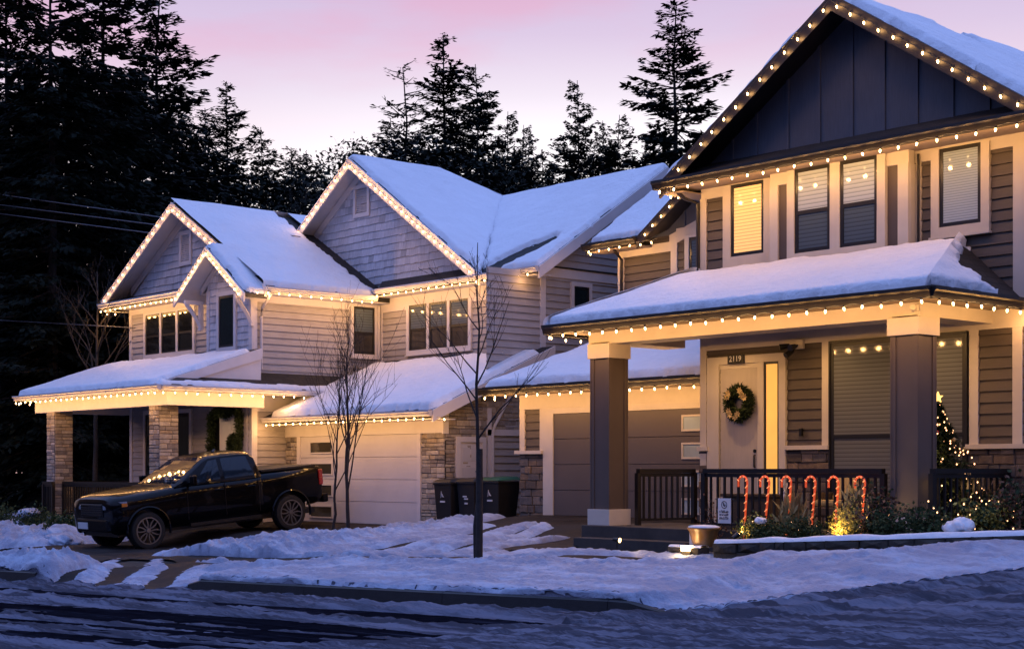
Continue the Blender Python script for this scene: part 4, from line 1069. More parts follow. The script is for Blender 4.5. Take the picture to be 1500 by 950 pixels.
# snow on the right house
roof_snow([(MRr, [.05, .02, 0, .0], [(-14.6, 22.8, .35, .5, 0), (-14.3, 25.6, .35, .6, 0), (-13.7, 24.5, .3, .5, 0), (-14.5, 29, .4, .7, 0)]), (MRl, [.05, 0, 0, .05])], 'blue snow over the tall dark gable roof', T=.12, seed=6, cellsz=.07)
roof_snow([(WF, [.05, .02, .02, 0, .05]), ([(-24.65, 28.2, zw(28.2)), (-18, 28.2, zw(28.2)), (-18, 32.5, 4.98), (-24.65, 32.5, 4.98)], [-1, 0, 0, .05])], 'small patch of snow on the wing roof over the garage', seed=7)
roof_snow([([(-23.1, 23.9, 4.96), (-20.1, 23.9, 7.03), (-20.1, 27.1, 7.03)], [.05, 0, 0]), ([(-20.1, 23.9, 7.03), (-18.2, 23.9, 5.7), (-18.2, 27.1, 5.7), (-20.1, 27.1, 7.03)], [.05, 0, 0, 0])], 'snow on the small lit side gable', seed=12)
roof_snow([(GR, [.03, .0, .08, .05])], 'thick snow on the brown garage roof', T=.14, seed=8)
roof_snow([(PF, [.02, -.5, .24, -.5], [(-12.75, 20.75, .55, .75, 0)], .125), (PR, [.02, .06, -.5], [(-12.25, 20.9, .62, 1.55, 0)], .12), (PL, [-.5, .1, .02], [], .13)], 'thick snow pillow on the long porch roof', T=.2, seed=9, cellsz=.05, wobble=.05)

# ------------------------------------------------------------------ LIGHT STRINGS
def bulb_mesh():
    mb = MB(); mb.lathe([(.001, -.052), (.010, -.042), (.0160, -.026), (.015, -.009), (.010, .0)], seg=6); mb.v = mb.v
    o = mb.build('bulb', M['bulb']); me = o.data; bpy.data.objects.remove(o)
    bm = bmesh.new(); bm.from_mesh(me)
    bm.to_mesh(me); bm.free(); return me
BULB = bulb_mesh()
mbs = MB(); mbs.lathe([(.011, .0), (.013, .012), (.010, .038), (.001, .034)], seg=6); _s = mbs.build('bulb_socket', M['wire']); SOCK = _s.data; bpy.data.objects.remove(_s)
_PL = {}
def bulb_lamp(w):
    if w not in _PL:
        l = bpy.data.lights.new('bulb_glow', 'POINT'); l.energy = w; l.color = (1.0, .50, .155); l.shadow_soft_size = .03; _PL[w] = l
    return _PL[w]
def string(label, runs, group=None, sp=.30, tilt=0, w=6.0, out=(0, -.01, -.15)):
    """runs: list of polylines along which bulbs hang"""
    p0 = runs[0][0]; t = thing('light_string', p0, label, 'string lights', group)
    wb = MB()
    for run in runs:
        pts = [Vector(p) for p in run]
        for a, b in zip(pts[:-1], pts[1:]):
            L = (b-a).length; n = max(1, int(round(L/sp))); wp = []
            for i in range(n+1):
                p = a+(b-a)*(i/n); wp.append(p+Vector((0, 0, .042)))
                if i < n: wp.append(a+(b-a)*((i+.5)/n)+Vector((0, 0, .022)))
            wb.tube(wp, .005, 4)
            for i in range(n):
                p = a+(b-a)*((i+.5)/n)
                o = bpy.data.objects.new('bulb', BULB); COL.objects.link(o); o.parent = t
                o.location = p-Vector(p0)+Vector((random.uniform(-.01, .01), 0, random.uniform(-.012, .008)))
                o.rotation_euler = (random.uniform(-.25, .25), random.uniform(-.25, .25), random.random()*6)
                s = bpy.data.objects.new('bulb_socket', SOCK); COL.objects.link(s); s.parent = o
                nn_ = Vector((b-a).normalized()); ou = Vector(out) if abs(nn_.x) > abs(nn_.y) else Vector((-out[1]*(1 if (p.x > -12.5 or -33 < p.x < -25) else -1), 0, out[2]))
                g = bpy.data.objects.new('bulb_glow', bulb_lamp(w)); COL.objects.link(g); g.parent = t; g.location = o.location+ou
    wb.build('wire', M['wire'], t)
    return t
zg = lambda h, c, zr_, s: zr_-s*abs(h-c)
yy_ = 20.52
string('warm bulbs up both rakes of the leftmost large gable', [[(-41.1, yy_, 4.77), (-37.15, yy_, 7.02), (-32.75, yy_, 4.54)]], sp=.32, w=1.3, out=(0, -.06, .0))
string('warm bulbs up both rakes of the small bracketed gable', [[(-35.88, 19.92, 4.36), (-34.33, 19.92, 5.48), (-32.62, 19.92, 4.25)]], sp=.22, w=1.3, out=(0, -.06, .0))
string('warm bulbs along the short gutter under the leftmost gable', [[(-41.15, 20.45, 4.54), (-35.9, 20.45, 4.54)], [(-41.15, 20.6, 4.5), (-41.15, 21.1, 4.5)]], w=4.6)
string('warm bulbs along the side gutter above the single tall window', [[(-32.38, 20.1, 4.34), (-32.38, 23.85, 4.34)]], w=4.6)
string('warm bulbs along the gutter above the middle window trio', [[(-32.4, 23.76, 4.5), (-26.3, 23.76, 4.5)]], w=4.6)
string('warm bulbs up both rakes of the big middle shingled gable', [[(-36.1, 23.82, 6.5), (-33.66, 23.82, 8.10), (-28.5, 23.82, 4.70)]], sp=.27, w=1.3, out=(0, -.06, .0))
string('warm bulbs round the edge of the stone column porch', [[(-39.9, 18.3, 1.78), (-39.9, 17.38, 1.8), (-32.03, 17.38, 1.8), (-32.03, 23.3, 1.8)]], w=4.6)
string('warm bulbs along the gutter over the white garage door', [[(-32.8, 20.68, 1.13), (-26.25, 20.68, 1.13)], [(-26.2, 20.9, 1.1), (-26.2, 21.3, 1.15)]], w=4.6)
string('warm bulbs up both rakes of the tall dark gable', [[(-18.42, 19.67, zg(-18.42, -14.86, 7.28, .667)), (-14.86, 19.67, 7.28), (-11.25, 19.67, zg(-11.25, -14.86, 7.28, .667))]], sp=.30, w=1.3, out=(0, -.06, .0))
string('warm bulbs along the dark gutter above the upstairs windows', [[(-18.55, 20.2, 4.80), (-18.55, 19.58, 4.82), (-11.1, 19.58, 4.82)]], sp=.33)
string('warm bulbs up the rake of the small dark side gable', [[(-22.95, 23.84, 4.93), (-20.3, 23.84, 6.76)]], sp=.29, w=1.3, out=(0, -.06, .0))
string('warm bulbs along the short dark gutter over the wing wall', [[(-24.6, 24.2, 4.78), (-24.6, 23.76, 4.80), (-22.4, 23.76, 4.80)]], sp=.32)
string('warm bulbs round the edge of the square column porch', [[(-19.45, 18.9, 2.25), (-19.45, 17.83, 2.27), (-11.8, 17.83, 2.27), (-11.8, 20.2, 2.27)]], sp=.32)
string('warm bulbs along the dark gutter over the brown garage door', [[(-24.6, 21.3, 1.5), (-24.6, 20.77, 1.52), (-18.2, 20.77, 1.52)]], sp=.32)

# ------------------------------------------------------------------ PICKUP TRUCK (local frame: x to its left side, y to the rear, z up, front axle at y=0)
def pickup():
    t = thing('pickup_truck', (0, 0, 0), 'black crew cab pickup truck parked on the left driveway', 'pickup truck'); WL[t.name] = (0, 0, 0)
    B = lambda mb, name, mat, par=t, **k: mb.build(name, mat, par, world=False, **k)
    def loft(st, closed_ends=True):
        mb = MB(); n = len(st[0])
        for r in st: mb.v += [tuple(p) for p in r]
        for i in range(len(st)-1):
            for k in range(n-1):
                mb.f.append((i*n+k, (i+1)*n+k, (i+1)*n+k+1, i*n+k+1)); mb.c.append((1, 1, 1)); mb.mi.append(0)
        mb.f.append(tuple(range(n))); mb.c.append((1, 1, 1)); mb.mi.append(0)
        mb.f.append(tuple(range((len(st)-1)*n+n-1, (len(st)-1)*n-1, -1))); mb.c.append((1, 1, 1)); mb.mi.append(0)
        return mb
    # lower body
    def ring(y, w, zb, zt, crown=.04, sh=.0):
        # half profile from right bottom over the top to left bottom
        half = [(w*.90, zb), (w*.975, zb+.10), (w, zb+.30*(zt-zb)), (w*1.0, zb+.55*(zt-zb)), (w*.985, zb+.72*(zt-zb)), (w*.995, zb+.80*(zt-zb)), (w*.965, zt-.07-sh), (w*.90, zt-.02), (w*.62, zt+crown*.8), (w*.3, zt+crown)]
        return [(-x, y, z) for x, z in half]+[(0, y, zt+crown)]+[(x, y, z) for x, z in reversed(half)]
    S = [(-.97, .80, .50, 1.02, .03), (-.95, .90, .44, 1.12, .04), (-.86, .965, .40, 1.17, .05), (-.6, .99, .40, 1.20, .06), (-.1, 1.0, .42, 1.23, .07), (.5, 1.0, .42, 1.27, .07), (.78, 1.0, .42, 1.30, .06), (1.0, 1.0, .42, 1.31, .0),
         (1.6, 1.0, .42, 1.32, 0), (2.6, 1.0, .42, 1.33, 0), (2.86, 1.0, .44, 1.34, 0), (2.9, .985, .46, 1.36, 0), (2.94, 1.0, .48, 1.38, 0), (3.7, 1.0, .50, 1.39, 0), (4.5, 1.0, .56, 1.41, 0), (4.70, .985, .60, 1.42, 0), (4.76, .96, .62, 1.42, 0)]
    sq = lambda y: y*.80 if y < 0 else (3.62+(y-3.62)*.80 if y > 3.62 else y)
    S = [(sq(a), *r) for a, *r in S]
    body = B(loft([ring(*s) for s in S]), 'body', M['car_paint'], recalc=True)
    def cut(obj, ys, r=.50):
        dg = None
        for y in ys:
            c = MB(); c.lathe([(.0001, -1.5), (r, -1.5), (r, 1.5), (.0001, 1.5)], (0, y, .42), 40, 'x')
            co = c.build('cutter', M['black'], recalc=True)
            md = obj.modifiers.new('b', 'BOOLEAN'); md.operation = 'DIFFERENCE'; md.object = co; md.solver = 'EXACT'
            bpy.context.view_layer.update(); me = bpy.data.meshes.new_from_object(obj.evaluated_get(bpy.context.evaluated_depsgraph_get()))
            obj.modifiers.clear(); obj.data = me; me.name = 'body'; bpy.data.objects.remove(co)
        obj.data.shade_smooth(); obj.data.set_sharp_from_angle(angle=math.radians(38))
    cut(body, (0, 3.62), .49)
    # wheel housing (dark inner boxes)
    mb = MB()
    for y in (0, 3.62): mb.box(-.80, .80, y-.52, y+.52, .45, .98)
    mb.box(-.78, .78, -.6, 4.4, .34, .46)
    B(mb, 'underbody', M['black'])
    # greenhouse
    def gring(y, wb, wt, zb, zt, c=.03):
        return [(-wb, y, zb), (-(wb*.35+wt*.65), y, zb+(zt-zb)*.62), (-wt, y, zt-.05), (-wt*.9, y, zt), (-wt*.45, y, zt+c), (0, y, zt+c*1.2), (wt*.45, y, zt+c), (wt*.9, y, zt), (wt, y, zt-.05), ((wb*.35+wt*.65), y, zb+(zt-zb)*.62), (wb, y, zb)]
    GS = [(.72, .93, .93, 1.27, 1.30, .0), (.95, .94, .90, 1.28, 1.44, .01), (1.25, .945, .85, 1.29, 1.63, .02), (1.52, .95, .79, 1.29, 1.80, .02), (1.68, .95, .765, 1.29, 1.865, .03), (2.0, .95, .755, 1.29, 1.895, .035), (2.5, .95, .755, 1.29, 1.90, .042), (2.72, .95, .76, 1.30, 1.885, .03), (2.84, .95, .79, 1.30, 1.78, .02), (2.92, .94, .88, 1.31, 1.42, .0)]
    cab = B(loft([gring(*g) for g in GS]), 'cab', M['car_paint'], recalc=True, smooth=30)
    # windows lying 3 mm proud of the cab surface
    def side_pt(y, f, s, o=.004):   # f 0..1 from belt to roof edge
        for i in range(len(GS)-1):
            if GS[i][0] <= y <= GS[i+1][0]:
                k = (y-GS[i][0])/(GS[i+1][0]-GS[i][0]); g = [a+(b-a)*k for a, b in zip(GS[i], GS[i+1])]; break
        _, wb, wt, zb, zt, c = g; pts = [(wb, zb), (wb*.35+wt*.65, zb+(zt-zb)*.62), (wt, zt-.05)]
        L = (zt-.05-zb); z = zb+f*L
        if z <= pts[1][1]: k = (z-zb)/(pts[1][1]-zb); x = wb+(pts[1][0]-wb)*k
        else: k = (z-pts[1][1])/(pts[2][1]-pts[1][1]); x = pts[1][0]+(wt-pts[1][0])*k
        return (s*(x+o), y, z+.002)
    def sglass(s, y0, y1, f0, f1, y0t, y1t):
        mb = MB(); n = 6
        for j in range(4):
            fa, fb = f0+(f1-f0)*j/4, f0+(f1-f0)*(j+1)/4
            for i in range(n):
                ya = lambda f, k: (y0+(y0t-y0)*(f-f0)/(f1-f0))*(1-k/n)+(y1+(y1t-y1)*(f-f0)/(f1-f0))*(k/n)
                q = [side_pt(ya(fa, i), fa, s), side_pt(ya(fa, i+1), fa, s), side_pt(ya(fb, i+1), fb, s), side_pt(ya(fb, i), fb, s)]
                mb.face(q if s > 0 else q[::-1])
        return mb
    for s in (1, -1):
        B(sglass(s, 1.10, 1.88, .12, .92, 1.66, 1.88), 'side_window', M['car_glass'], smooth=True)
        B(sglass(s, 1.98, 2.74, .12, .92, 1.98, 2.64), 'side_window', M['car_glass'], smooth=True)
    def top_pt(y, u):  # u -1..1 across the windscreen
        for i in range(len(GS)-1):
            if GS[i][0] <= y <= GS[i+1][0]:
                k = (y-GS[i][0])/(GS[i+1][0]-GS[i][0]); g = [a+(b-a)*k for a, b in zip(GS[i], GS[i+1])]; break
        _, wb, wt, zb, zt, c = g; x = u*wt*.9; a = abs(u); z = zt+c*(1.2-.2*a/.5 if a < .5 else 1.1*(1-(a-.5)/.5)); return (x, y, z+.008)
    for (ya, yb, nm) in ((.80, 1.60, 'windscreen'), (2.75, 2.90, 'rear_window')):
        mb = MB(); n = 8
        for i in range(n):
            for j in range(6):
                f = lambda i_, j_: top_pt(ya+(yb-ya)*j_/6, -0.97+1.94*i_/n)
                mb.face([f(i, j), f(i+1, j), f(i+1, j+1), f(i, j+1)])
        B(mb, nm, M['car_glass'], smooth=True)
    # bed cover, doors seams, handles, mirrors
    mb = MB(); mb.box(-.86, .86, 2.98, 4.45, 1.40, 1.455); B(mb, 'bed_cover', M['tyre'], bevel=.012)
    for s in (1, -1):
        for y in (.98, 1.93, 2.80):
            mb = MB(); mb.box(s*.985, s*1.0035, y-.004, y+.004, .55, 1.27); B(mb, 'door_seam', M['black'])
        mb = MB(); mb.box(s*.94, s*1.02, 1.0, 2.8, .40, .47); B(mb, 'running_board', M['black'])
    for s in (1, -1):
        for y in (1.68, 2.52):
            mb = MB(); mb.tube([(s*.99, y, 1.13), (s*1.03, y+.03, 1.135), (s*1.03, y+.17, 1.135), (s*.99, y+.2, 1.13)], .014, 6); B(mb, 'door_handle', M['car_paint'], smooth=40)
        mb = MB(); mb.box(s*1.06, s*1.22, 1.02, 1.13, 1.28, 1.50); mb.box(s*.92, s*1.08, 1.05, 1.10, 1.30, 1.36); mir = B(mb, 'mirror', M['car_paint'], bevel=.025)
        # wheel arch flare
        for y in (0, 3.62):
            mb = MB(); pr = []
            for k in range(19):
                a = math.radians(-12+204*k/18); pr.append((s*1.003, y+.505*math.cos(a), .42+.505*math.sin(a)))
            mb.tube(pr, .03, 6); B(mb, 'wheel_arch', M['car_paint'], smooth=40)
        # headlight, tail light
        mb = MB(); q = [(s*.50, -.775, .94), (s*.82, -.745, .95), (s*.945, -.63, .97), (s*.98, -.44, 1.0), (s*.98, -.46, 1.10), (s*.94, -.63, 1.10), (s*.81, -.74, 1.09), (s*.50, -.772, 1.03)]
        q = [(x+s*.016, y-.012, z) for x, y, z in q]; c_ = [(x-s*.06, y+.06, z) for x, y, z in q]
        mb.mesh(q+c_, [tuple(range(8)), tuple(range(15, 7, -1))]+[(i, (i+1) % 8, 8+(i+1) % 8, 8+i) for i in range(8)])
        hl = B(mb, 'headlight', M['lens'], recalc=True)
        mb = MB(); mb.box(s*.95, s*1.0, -.58, -.46, .99, 1.06); B(mb, 'indicator', M['amber'], hl)
        mb = MB(); mb.box(s*.90, s*1.006, 4.43, 4.545, .98, 1.34); B(mb, 'tail_light', M['taillight'], bevel=.02)
    # grille, bumpers, plate
    mb = MB(); mb.box(-.5, .5, -.80, -.74, .78, 1.06); gr = B(mb, 'grille', M['black'], bevel=.02)
    mb = MB()
    for k in range(5): mb.box(-.47, .47, -.812, -.795, .81+k*.05, .825+k*.05)
    B(mb, 'grille_bar', M['car_paint'], gr)
    mb = MB(); mb.extrude([(-.93, -.50, .46), (-.88, -.70, .46), (-.70, -.82, .46), (.70, -.82, .46), (.88, -.70, .46), (.93, -.50, .46)], (0, 0, .28)); bp = B(mb, 'front_bumper', M['car_paint'], recalc=True, bevel=.04)
    mb = MB(); mb.box(-.62, -.22+.05, -.836, -.822, .52, .66); B(mb, 'licence_plate', M['paint_white'], bp)
    mb = MB(); mb.box(-.95, .95, 4.53, 4.70, .56, .76); B(mb, 'rear_bumper', M['car_paint'], bevel=.04)
    mb = MB(); mb.box(-.7, .7, 4.535, 4.555, .85, 1.36); B(mb, 'tailgate', M['car_paint'], bevel=.01)
    mb = MB(); mb.tube([(.3, 2.1, 1.93), (.3, 2.16, 2.0)], [.05, .015], 8); B(mb, 'antenna', M['black'])
    # wheels
    def wheel(x, y, s):
        w = MB(); R = .405
        w.lathe([(.29, -.13), (.33, -.14), (.385, -.125), (R, -.09), (R, .09), (.385, .125), (.33, .14), (.29, .13)], (0, 0, 0), 40, 'x')
        o = w.build('wheel', M['tyre'], t, world=False, smooth=40); o.location = (x, y, .42)
        r = MB(); r.lathe([(.285, -.12), (.285, .10), (.295, .125), (.272, .128), (.268, .10), (.262, .02), (.0001, .0)], (0, 0, 0), 40, 'x')
        r.build('rim', M['alloy_dark'], o, world=False, smooth=35)
        r = MB(); r.lathe([(.268, .128), (.295, .130), (.295, .134), (.268, .134)], (0, 0, 0), 40, 'x')
        for k in range(6):
            a = k*math.pi/3+.3
            d = lambda rr, da: (rr*math.cos(a+da), rr*math.sin(a+da))
            for sg in (-1, 1):
                p = [d(.06, sg*.25), d(.12, sg*.14), d(.20, sg*.20), d(.272, sg*.30)]; q = [d(.06, sg*.65), d(.12, sg*.36), d(.20, sg*.32), d(.272, sg*.40)]
                for i in range(3):
                    f = [(.115-.02*(i == 0)*0, *p[i]), (.115, *p[i+1]), (.115, *q[i+1]), (.115, *q[i])]
                    b = [(.09, *v[1:]) for v in f]
                    r.mesh(f+b, [(0, 1, 2, 3), (7, 6, 5, 4), (0, 4, 5, 1), (1, 5, 6, 2), (2, 6, 7, 3), (3, 7, 4, 0)])
        r.lathe([(.0001, .13), (.05, .128), (.06, .11)], (0, 0, 0), 16, 'x')
        r.build('spokes', M['alloy'], o, world=False, recalc=True)
        if s < 0: o.rotation_euler = (0, 0, math.pi)
    for y in (0, 3.62):
        wheel(.86, y, 1); wheel(-.86, y, -1)
    return t
TRK = pickup()
zf, zrr = -1.715, -1.385
TRK.location = (-31.0, 16.12, zf); TRK.rotation_euler = (math.atan2(zrr-zf, 3.62), 0, 0)

# ------------------------------------------------------------------ BINS, SIDE FENCE
def bin_(x, y, z, lid, label, snow=False, recyc=True):
    t = thing('wheelie_bin', (x, y, z), label, 'bin', 'wheelie bins between the houses')
    mb = MB(); a, b = .24, .29
    mb.mesh([(x-a, y-a, z+.05), (x+a, y-a, z+.05), (x+a, y+a, z+.05), (x-a, y+a, z+.05), (x-b, y-b, z+.92), (x+b, y-b, z+.92), (x+b, y+b+.05, z+.92), (x-b, y+b+.05, z+.92)],
            [(0, 3, 2, 1), (4, 5, 6, 7), (0, 1, 5, 4), (1, 2, 6, 5), (2, 3, 7, 6), (3, 0, 4, 7)])
    mb.box(x-b-.02, x+b+.02, y-b-.02, y+b+.05, z+.88, z+.93)
    bd = mb.build('body', M['plastic_dk'], t, bevel=.02)
    mb = MB(); mb.mesh([(x-b-.03, y-b-.04, z+.935), (x+b+.03, y-b-.04, z+.935), (x+b+.03, y+b+.07, z+.95), (x-b-.03, y+b+.07, z+.95), (x-b+.05, y-b+.06, z+1.0), (x+b-.05, y-b+.06, z+1.0), (x+b-.05, y+b, z+1.03), (x-b+.05, y+b, z+1.03)],
            [(0, 3, 2, 1), (4, 5, 6, 7), (0, 1, 5, 4), (1, 2, 6, 5), (2, 3, 7, 6), (3, 0, 4, 7)])
    mb.build('lid', M[lid], t, bevel=.02)
    mb = MB(); mb.tube([(x-b, y+b+.08, z+.98), (x+b, y+b+.08, z+.98)], .018, 8); mb.build('handle', M['plastic_dk'], t)
    for s in (-1, 1):
        mb = MB(); mb.lathe([(.001, -.03), (.10, -.03), (.10, .038), (.001, .03)], (x+s*.24, y+.26, z+.10), 16, 'x'); mb.build('wheel', M['tyre'], t)
    mb = MB()
    F = lambda h, zz, d: (x+h, y-.262-.05*(zz/.87)*0-d-.03*((zz-.4)/.5), z+zz)
    if recyc:
        for k in range(3): mb.tube([F(-.05+.05*k, .60+.02*k, .012), F(-.02+.03*k, .74-.06*k, .014), F(.0+.03*k, .62, .012)], .008, 4)
        fbox(mb, F, -.08, .08, .50, .535, .0, .012)
    else:
        fbox(mb, F, -.09, .03, .60, .63, .0, .012); fbox(mb, F, -.05, .07, .55, .58, 0, .012); fbox(mb, F, -.04, .05, .45, .485, 0, .012)
    mb.build('print', M['paint_white'], bd)
    return t
bin_(-26.22, 21.35, -1.20, 'plastic_dk', 'dark wheelie bin nearest the stone garage corner with white recycling print')
bin_(-25.55, 21.45, -1.18, 'plastic_dk', 'middle black wheelie bin behind the young tree stake', recyc=False)
bin_(-24.88, 21.55, -1.16, 'plastic_gn', 'wheelie bin with green lid beside the brown garage', recyc=True)
mb = MB()
for k in range(6): mb.box(-26.6, -24.2, 26.0, 26.03, -1.1+.17*k, -1.1+.17*k+.16)
fence = mb.build('fence', M['rust_wood']); tag(fence, 'low red brown wooden fence between the two houses', 'fence')

# ------------------------------------------------------------------ FRONT GARDEN OF THE RIGHT HOUSE
# low retaining wall of rough blocks
def block_wall(pts, h, label, z_off=0, seed=1):
    random.seed(seed)
    t = thing('retaining_wall', (pts[0][0], pts[0][1], g_(*pts[0])), label, 'garden wall')
    mb = MB(); s_acc = 0
    for (a, b) in zip(pts[:-1], pts[1:]):
        L = math.hypot(b[0]-a[0], b[1]-a[1]); d = ((b[0]-a[0])/L, (b[1]-a[1])/L); n = (-d[1], d[0]); x = 0
        while x < L-.02:
            w = min(random.uniform(.28, .5), L-x); w = L-x if L-x-w < .12 else w
            p = (a[0]+d[0]*x, a[1]+d[1]*x); q = (a[0]+d[0]*(x+w-.012), a[1]+d[1]*(x+w-.012)); zb = min(g_(*p), g_(*q))-.12+z_off; zt = h(p[0])
            for r0, r1 in ((zb, (zb+.12+zt)/2-.0), ((zb+.12+zt)/2+.006, zt)):
                o = random.uniform(-.02, .02); j = lambda: random.uniform(-.02, .02)
                v = []
                for zz in (r0, r1):
                    for (c, u) in ((p, -.02+o), (q, -.02+o), (q, .2), (p, .2)): v.append((c[0]+n[0]*u, c[1]+n[1]*u, zz))
                m = [( (p[0]+q[0])/2-n[0]*(.04+abs(o)), (p[1]+q[1])/2-n[1]*(.04+abs(o)), (r0+r1)/2+j()*.5)]
                mb.mesh(v+m, [(0, 3, 2, 1), (4, 5, 6, 7), (1, 2, 6, 5), (2, 3, 7, 6), (3, 0, 4, 7), (0, 1, 8), (1, 5, 8), (5, 4, 8), (4, 0, 8)])
            x += w
    mb.build('blocks', M['stone_edge'], t, recalc=True)
    return t
WP = [(-15.0, 17.3), (-14.75, 16.85), (-13.4, 16.75), (-11.9, 17.0), (-10.6, 17.35), (-8.6, 18.1)]
wall_top = lambda x: -1.05+.245*np.clip(x+14.8, 0, 5.0)/4.6
block_wall(WP, wall_top, 'dark rough block garden wall capped with snow in front of the porch bed')
block_wall([(-15.75, 17.15), (-15.7, 16.9), (-15.05, 16.88)], lambda x: -1.13, 'short low stone block wall lit by the small lamp under the planter', seed=4)
def ribbon_snow(pts, zt, w0, w1, T, label):
    P = []
    for (a, b) in zip(pts[:-1], pts[1:]):
        L = math.hypot(b[0]-a[0], b[1]-a[1]); d = ((b[0]-a[0])/L, (b[1]-a[1])/L); n = (-d[1], d[0])
        for x in np.arange(0, L, .05): P.append((a[0]+d[0]*x, a[1]+d[1]*x, n))
    us = np.linspace(w0, w1, 12); A = np.zeros((len(us), len(P), 3))
    for i, (x, y, n) in enumerate(P):
        for j, u in enumerate(us):
            f = min(1, (u-w0)/.06+.0, (w1-u)/.06+.0); h = T*(math.sqrt(max(0, 1-(1-max(0, f))**2)))*(1+.35*float(vnoise(np.array(x*3.), np.array(y*3.+u)))) -(.004 if f <= 0 else 0)
            A[j, i] = (x+n[0]*u, y+n[1]*u, float(zt(x))+h)
    o = grid_mesh('snow', A, np.ones(A.shape[:2], bool), M['snow']); tag(o, label, 'snow', kind='stuff')
ribbon_snow(WP[1:], wall_top, -.02, .19, .06, 'thin line of snow along the garden wall top')
ribbon_snow([(-15.7, 16.9), (-15.05, 16.88)], lambda x: -1.13, -.0, .19, .04, 'thin snow on the low lit stone blocks')
# planting bed soil behind the wall
X, Y = np.meshgrid(np.arange(-15.0, -8.0, .12), np.arange(16.9, 18.6, .1))
bed = grid_mesh('soil', np.stack([X, Y, wall_top(X)-.06+.06*fbm(X*3, Y*3, 3)+.10*np.clip(Y-17.2, 0, .8)], -1), (Y > 17.05+.35*np.clip(X+13.4, 0, 9)*.62-.0) & (Y < 18.22), M['soil']); tag(bed, kind='structure')

# bushes: stems + many small leaves
def bush(name, x, y, z, rx, ry, h, n, mats, label, ls=.045, group=None, spiky=.0, lights=0, cat='shrub', seed=0, stems=12):
    rnd = random.Random(seed+int(abs(x)*100)); t = thing(name, (x, y, z), label, cat, group)
    mb = MB(); st = MB()
    tips = []
    for k in range(stems):
        a = rnd.random()*6.283; r = math.sqrt(rnd.random()); tip = (x+rx*r*math.cos(a), y+ry*r*math.sin(a), z+h*(1-.5*r*r)*rnd.uniform(.7, 1.08)); tips.append(tip)
        st.tube([(x+rnd.uniform(-.04, .04), y+rnd.uniform(-.04, .04), z), ((x+tip[0])/2+rnd.uniform(-.04, .04), (y+tip[1])/2, z+h*.5*rnd.uniform(.7, 1)), tip], [.008, .006, .003], 4)
    for i in range(n):
        tp = rnd.choice(tips); k = rnd.uniform(.25, 1.05); sc = .10+.16*rx
        c = Vector((x+(tp[0]-x)*k+rnd.gauss(0, sc*.5), y+(tp[1]-y)*k+rnd.gauss(0, sc*.5), z+(tp[2]-z)*k+rnd.gauss(0, sc*.35)))
        if c.z < z: c.z = z+.01
        d = Vector((rnd.gauss(0, 1), rnd.gauss(0, 1), rnd.gauss(.4, .8)+spiky)).normalized(); s = d.cross(Vector((rnd.gauss(0, 1), rnd.gauss(0, 1), rnd.gauss(0, 1)))).normalized()
        L = ls*rnd.uniform(.6, 1.5); W = L*(.32 if not spiky else .10)
        mb.face([c, c+d*L*.5+s*W, c+d*L, c+d*L*.5-s*W], mi=rnd.randrange(len(mats)))
    mb.build('foliage', [M[m] for m in mats], t); st.build('stems', M['bark'], t)
    return t
def fairy(x, y, z, rx, ry, rz, n, label, seed):
    rnd = random.Random(seed); t = thing('fairy_lights', (x, y, z), label, 'string lights', None); mb = MB(); w = MB(); prev = None
    me = FAIRY
    for i in range(n):
        p = Vector((x-rx+2*rx*(i+.5)/n, y+rnd.uniform(-ry, ry), z+rnd.uniform(-.2, 1)*rz))
        if prev is not None: w.tube([prev, (prev+p)/2-Vector((0, 0, .038)), p], .003, 3)
        prev = p; o = bpy.data.objects.new('bulb', me); COL.objects.link(o); o.parent = t; o.location = p-Vector((x, y, z))
    w.build('wire', M['wire'], t)
mb = MB(); mb.lathe([(.001, -.013), (.009, -.006), (.010, .002), (.006, .011), (.001, .013)], seg=5); _s = mb.build('bulb', M['bulb_small']); FAIRY = _s.data; bpy.data.objects.remove(_s)
zbd = lambda x, y=17.6: float(wall_top(np.array(x)))-.04
bush('shrub', -14.55, 17.45, zbd(-14.55), .28, .3, .42, 1100, ['leaf_gold', 'leaf'], 'small yellow green shrub lit from below beside the yard sign', .05, seed=1)
bush('shrub', -14.1, 17.35, zbd(-14.1), .35, .3, .34, 1500, ['leaf', 'leaf'], 'low dark evergreen shrub below the second candy cane', .04, seed=2)
bush('shrub', -13.55, 17.3, zbd(-13.55), .38, .3, .33, 1500, ['leaf'], 'low dark evergreen shrub below the third and fourth candy canes', .04, seed=3)
bush('shrub', -12.92, 17.42, zbd(-12.92), .27, .26, .48, 2200, ['leaf_gold'], 'round golden shrub glowing in a spotlight', .05, seed=4, spiky=.3)
bush('shrub', -12.55, 17.6, zbd(-12.55), .4, .3, .75, 900, ['leaf_rust', 'leaf'], 'tall loose rusty shrub below the last candy cane', .05, seed=5, stems=26)
bush('shrub', -12.15, 17.4, zbd(-12.15), .4, .3, .36, 1300, ['leaf'], 'low dark shrub in front of the column plinth', .045, seed=6)
bush('shrub', -11.6, 17.6, zbd(-11.6)+.03, .45, .3, .42, 1500, ['leaf'], 'dark spreading shrub right of the column with snow beside it', .045, seed=7)
bush('shrub', -11.1, 17.95, zbd(-11.1)+.05, .4, .3, .55, 1300, ['leaf', 'leaf_gold'], 'leafy shrub with fairy lights before the side railing', .05, seed=8)
bush('shrub', -10.55, 18.1, zbd(-10.55)+.06, .5, .35, .85, 1700, ['leaf', 'leaf_rust'], 'tall bushy shrub at the far end of the bed', .055, seed=9, stems=24)
bush('shrub', -9.8, 18.3, zbd(-9.8)+.06, .5, .35, .7, 1500, ['leaf', 'leaf_rust'], 'last dark shrub beyond the side railing', .055, seed=10)
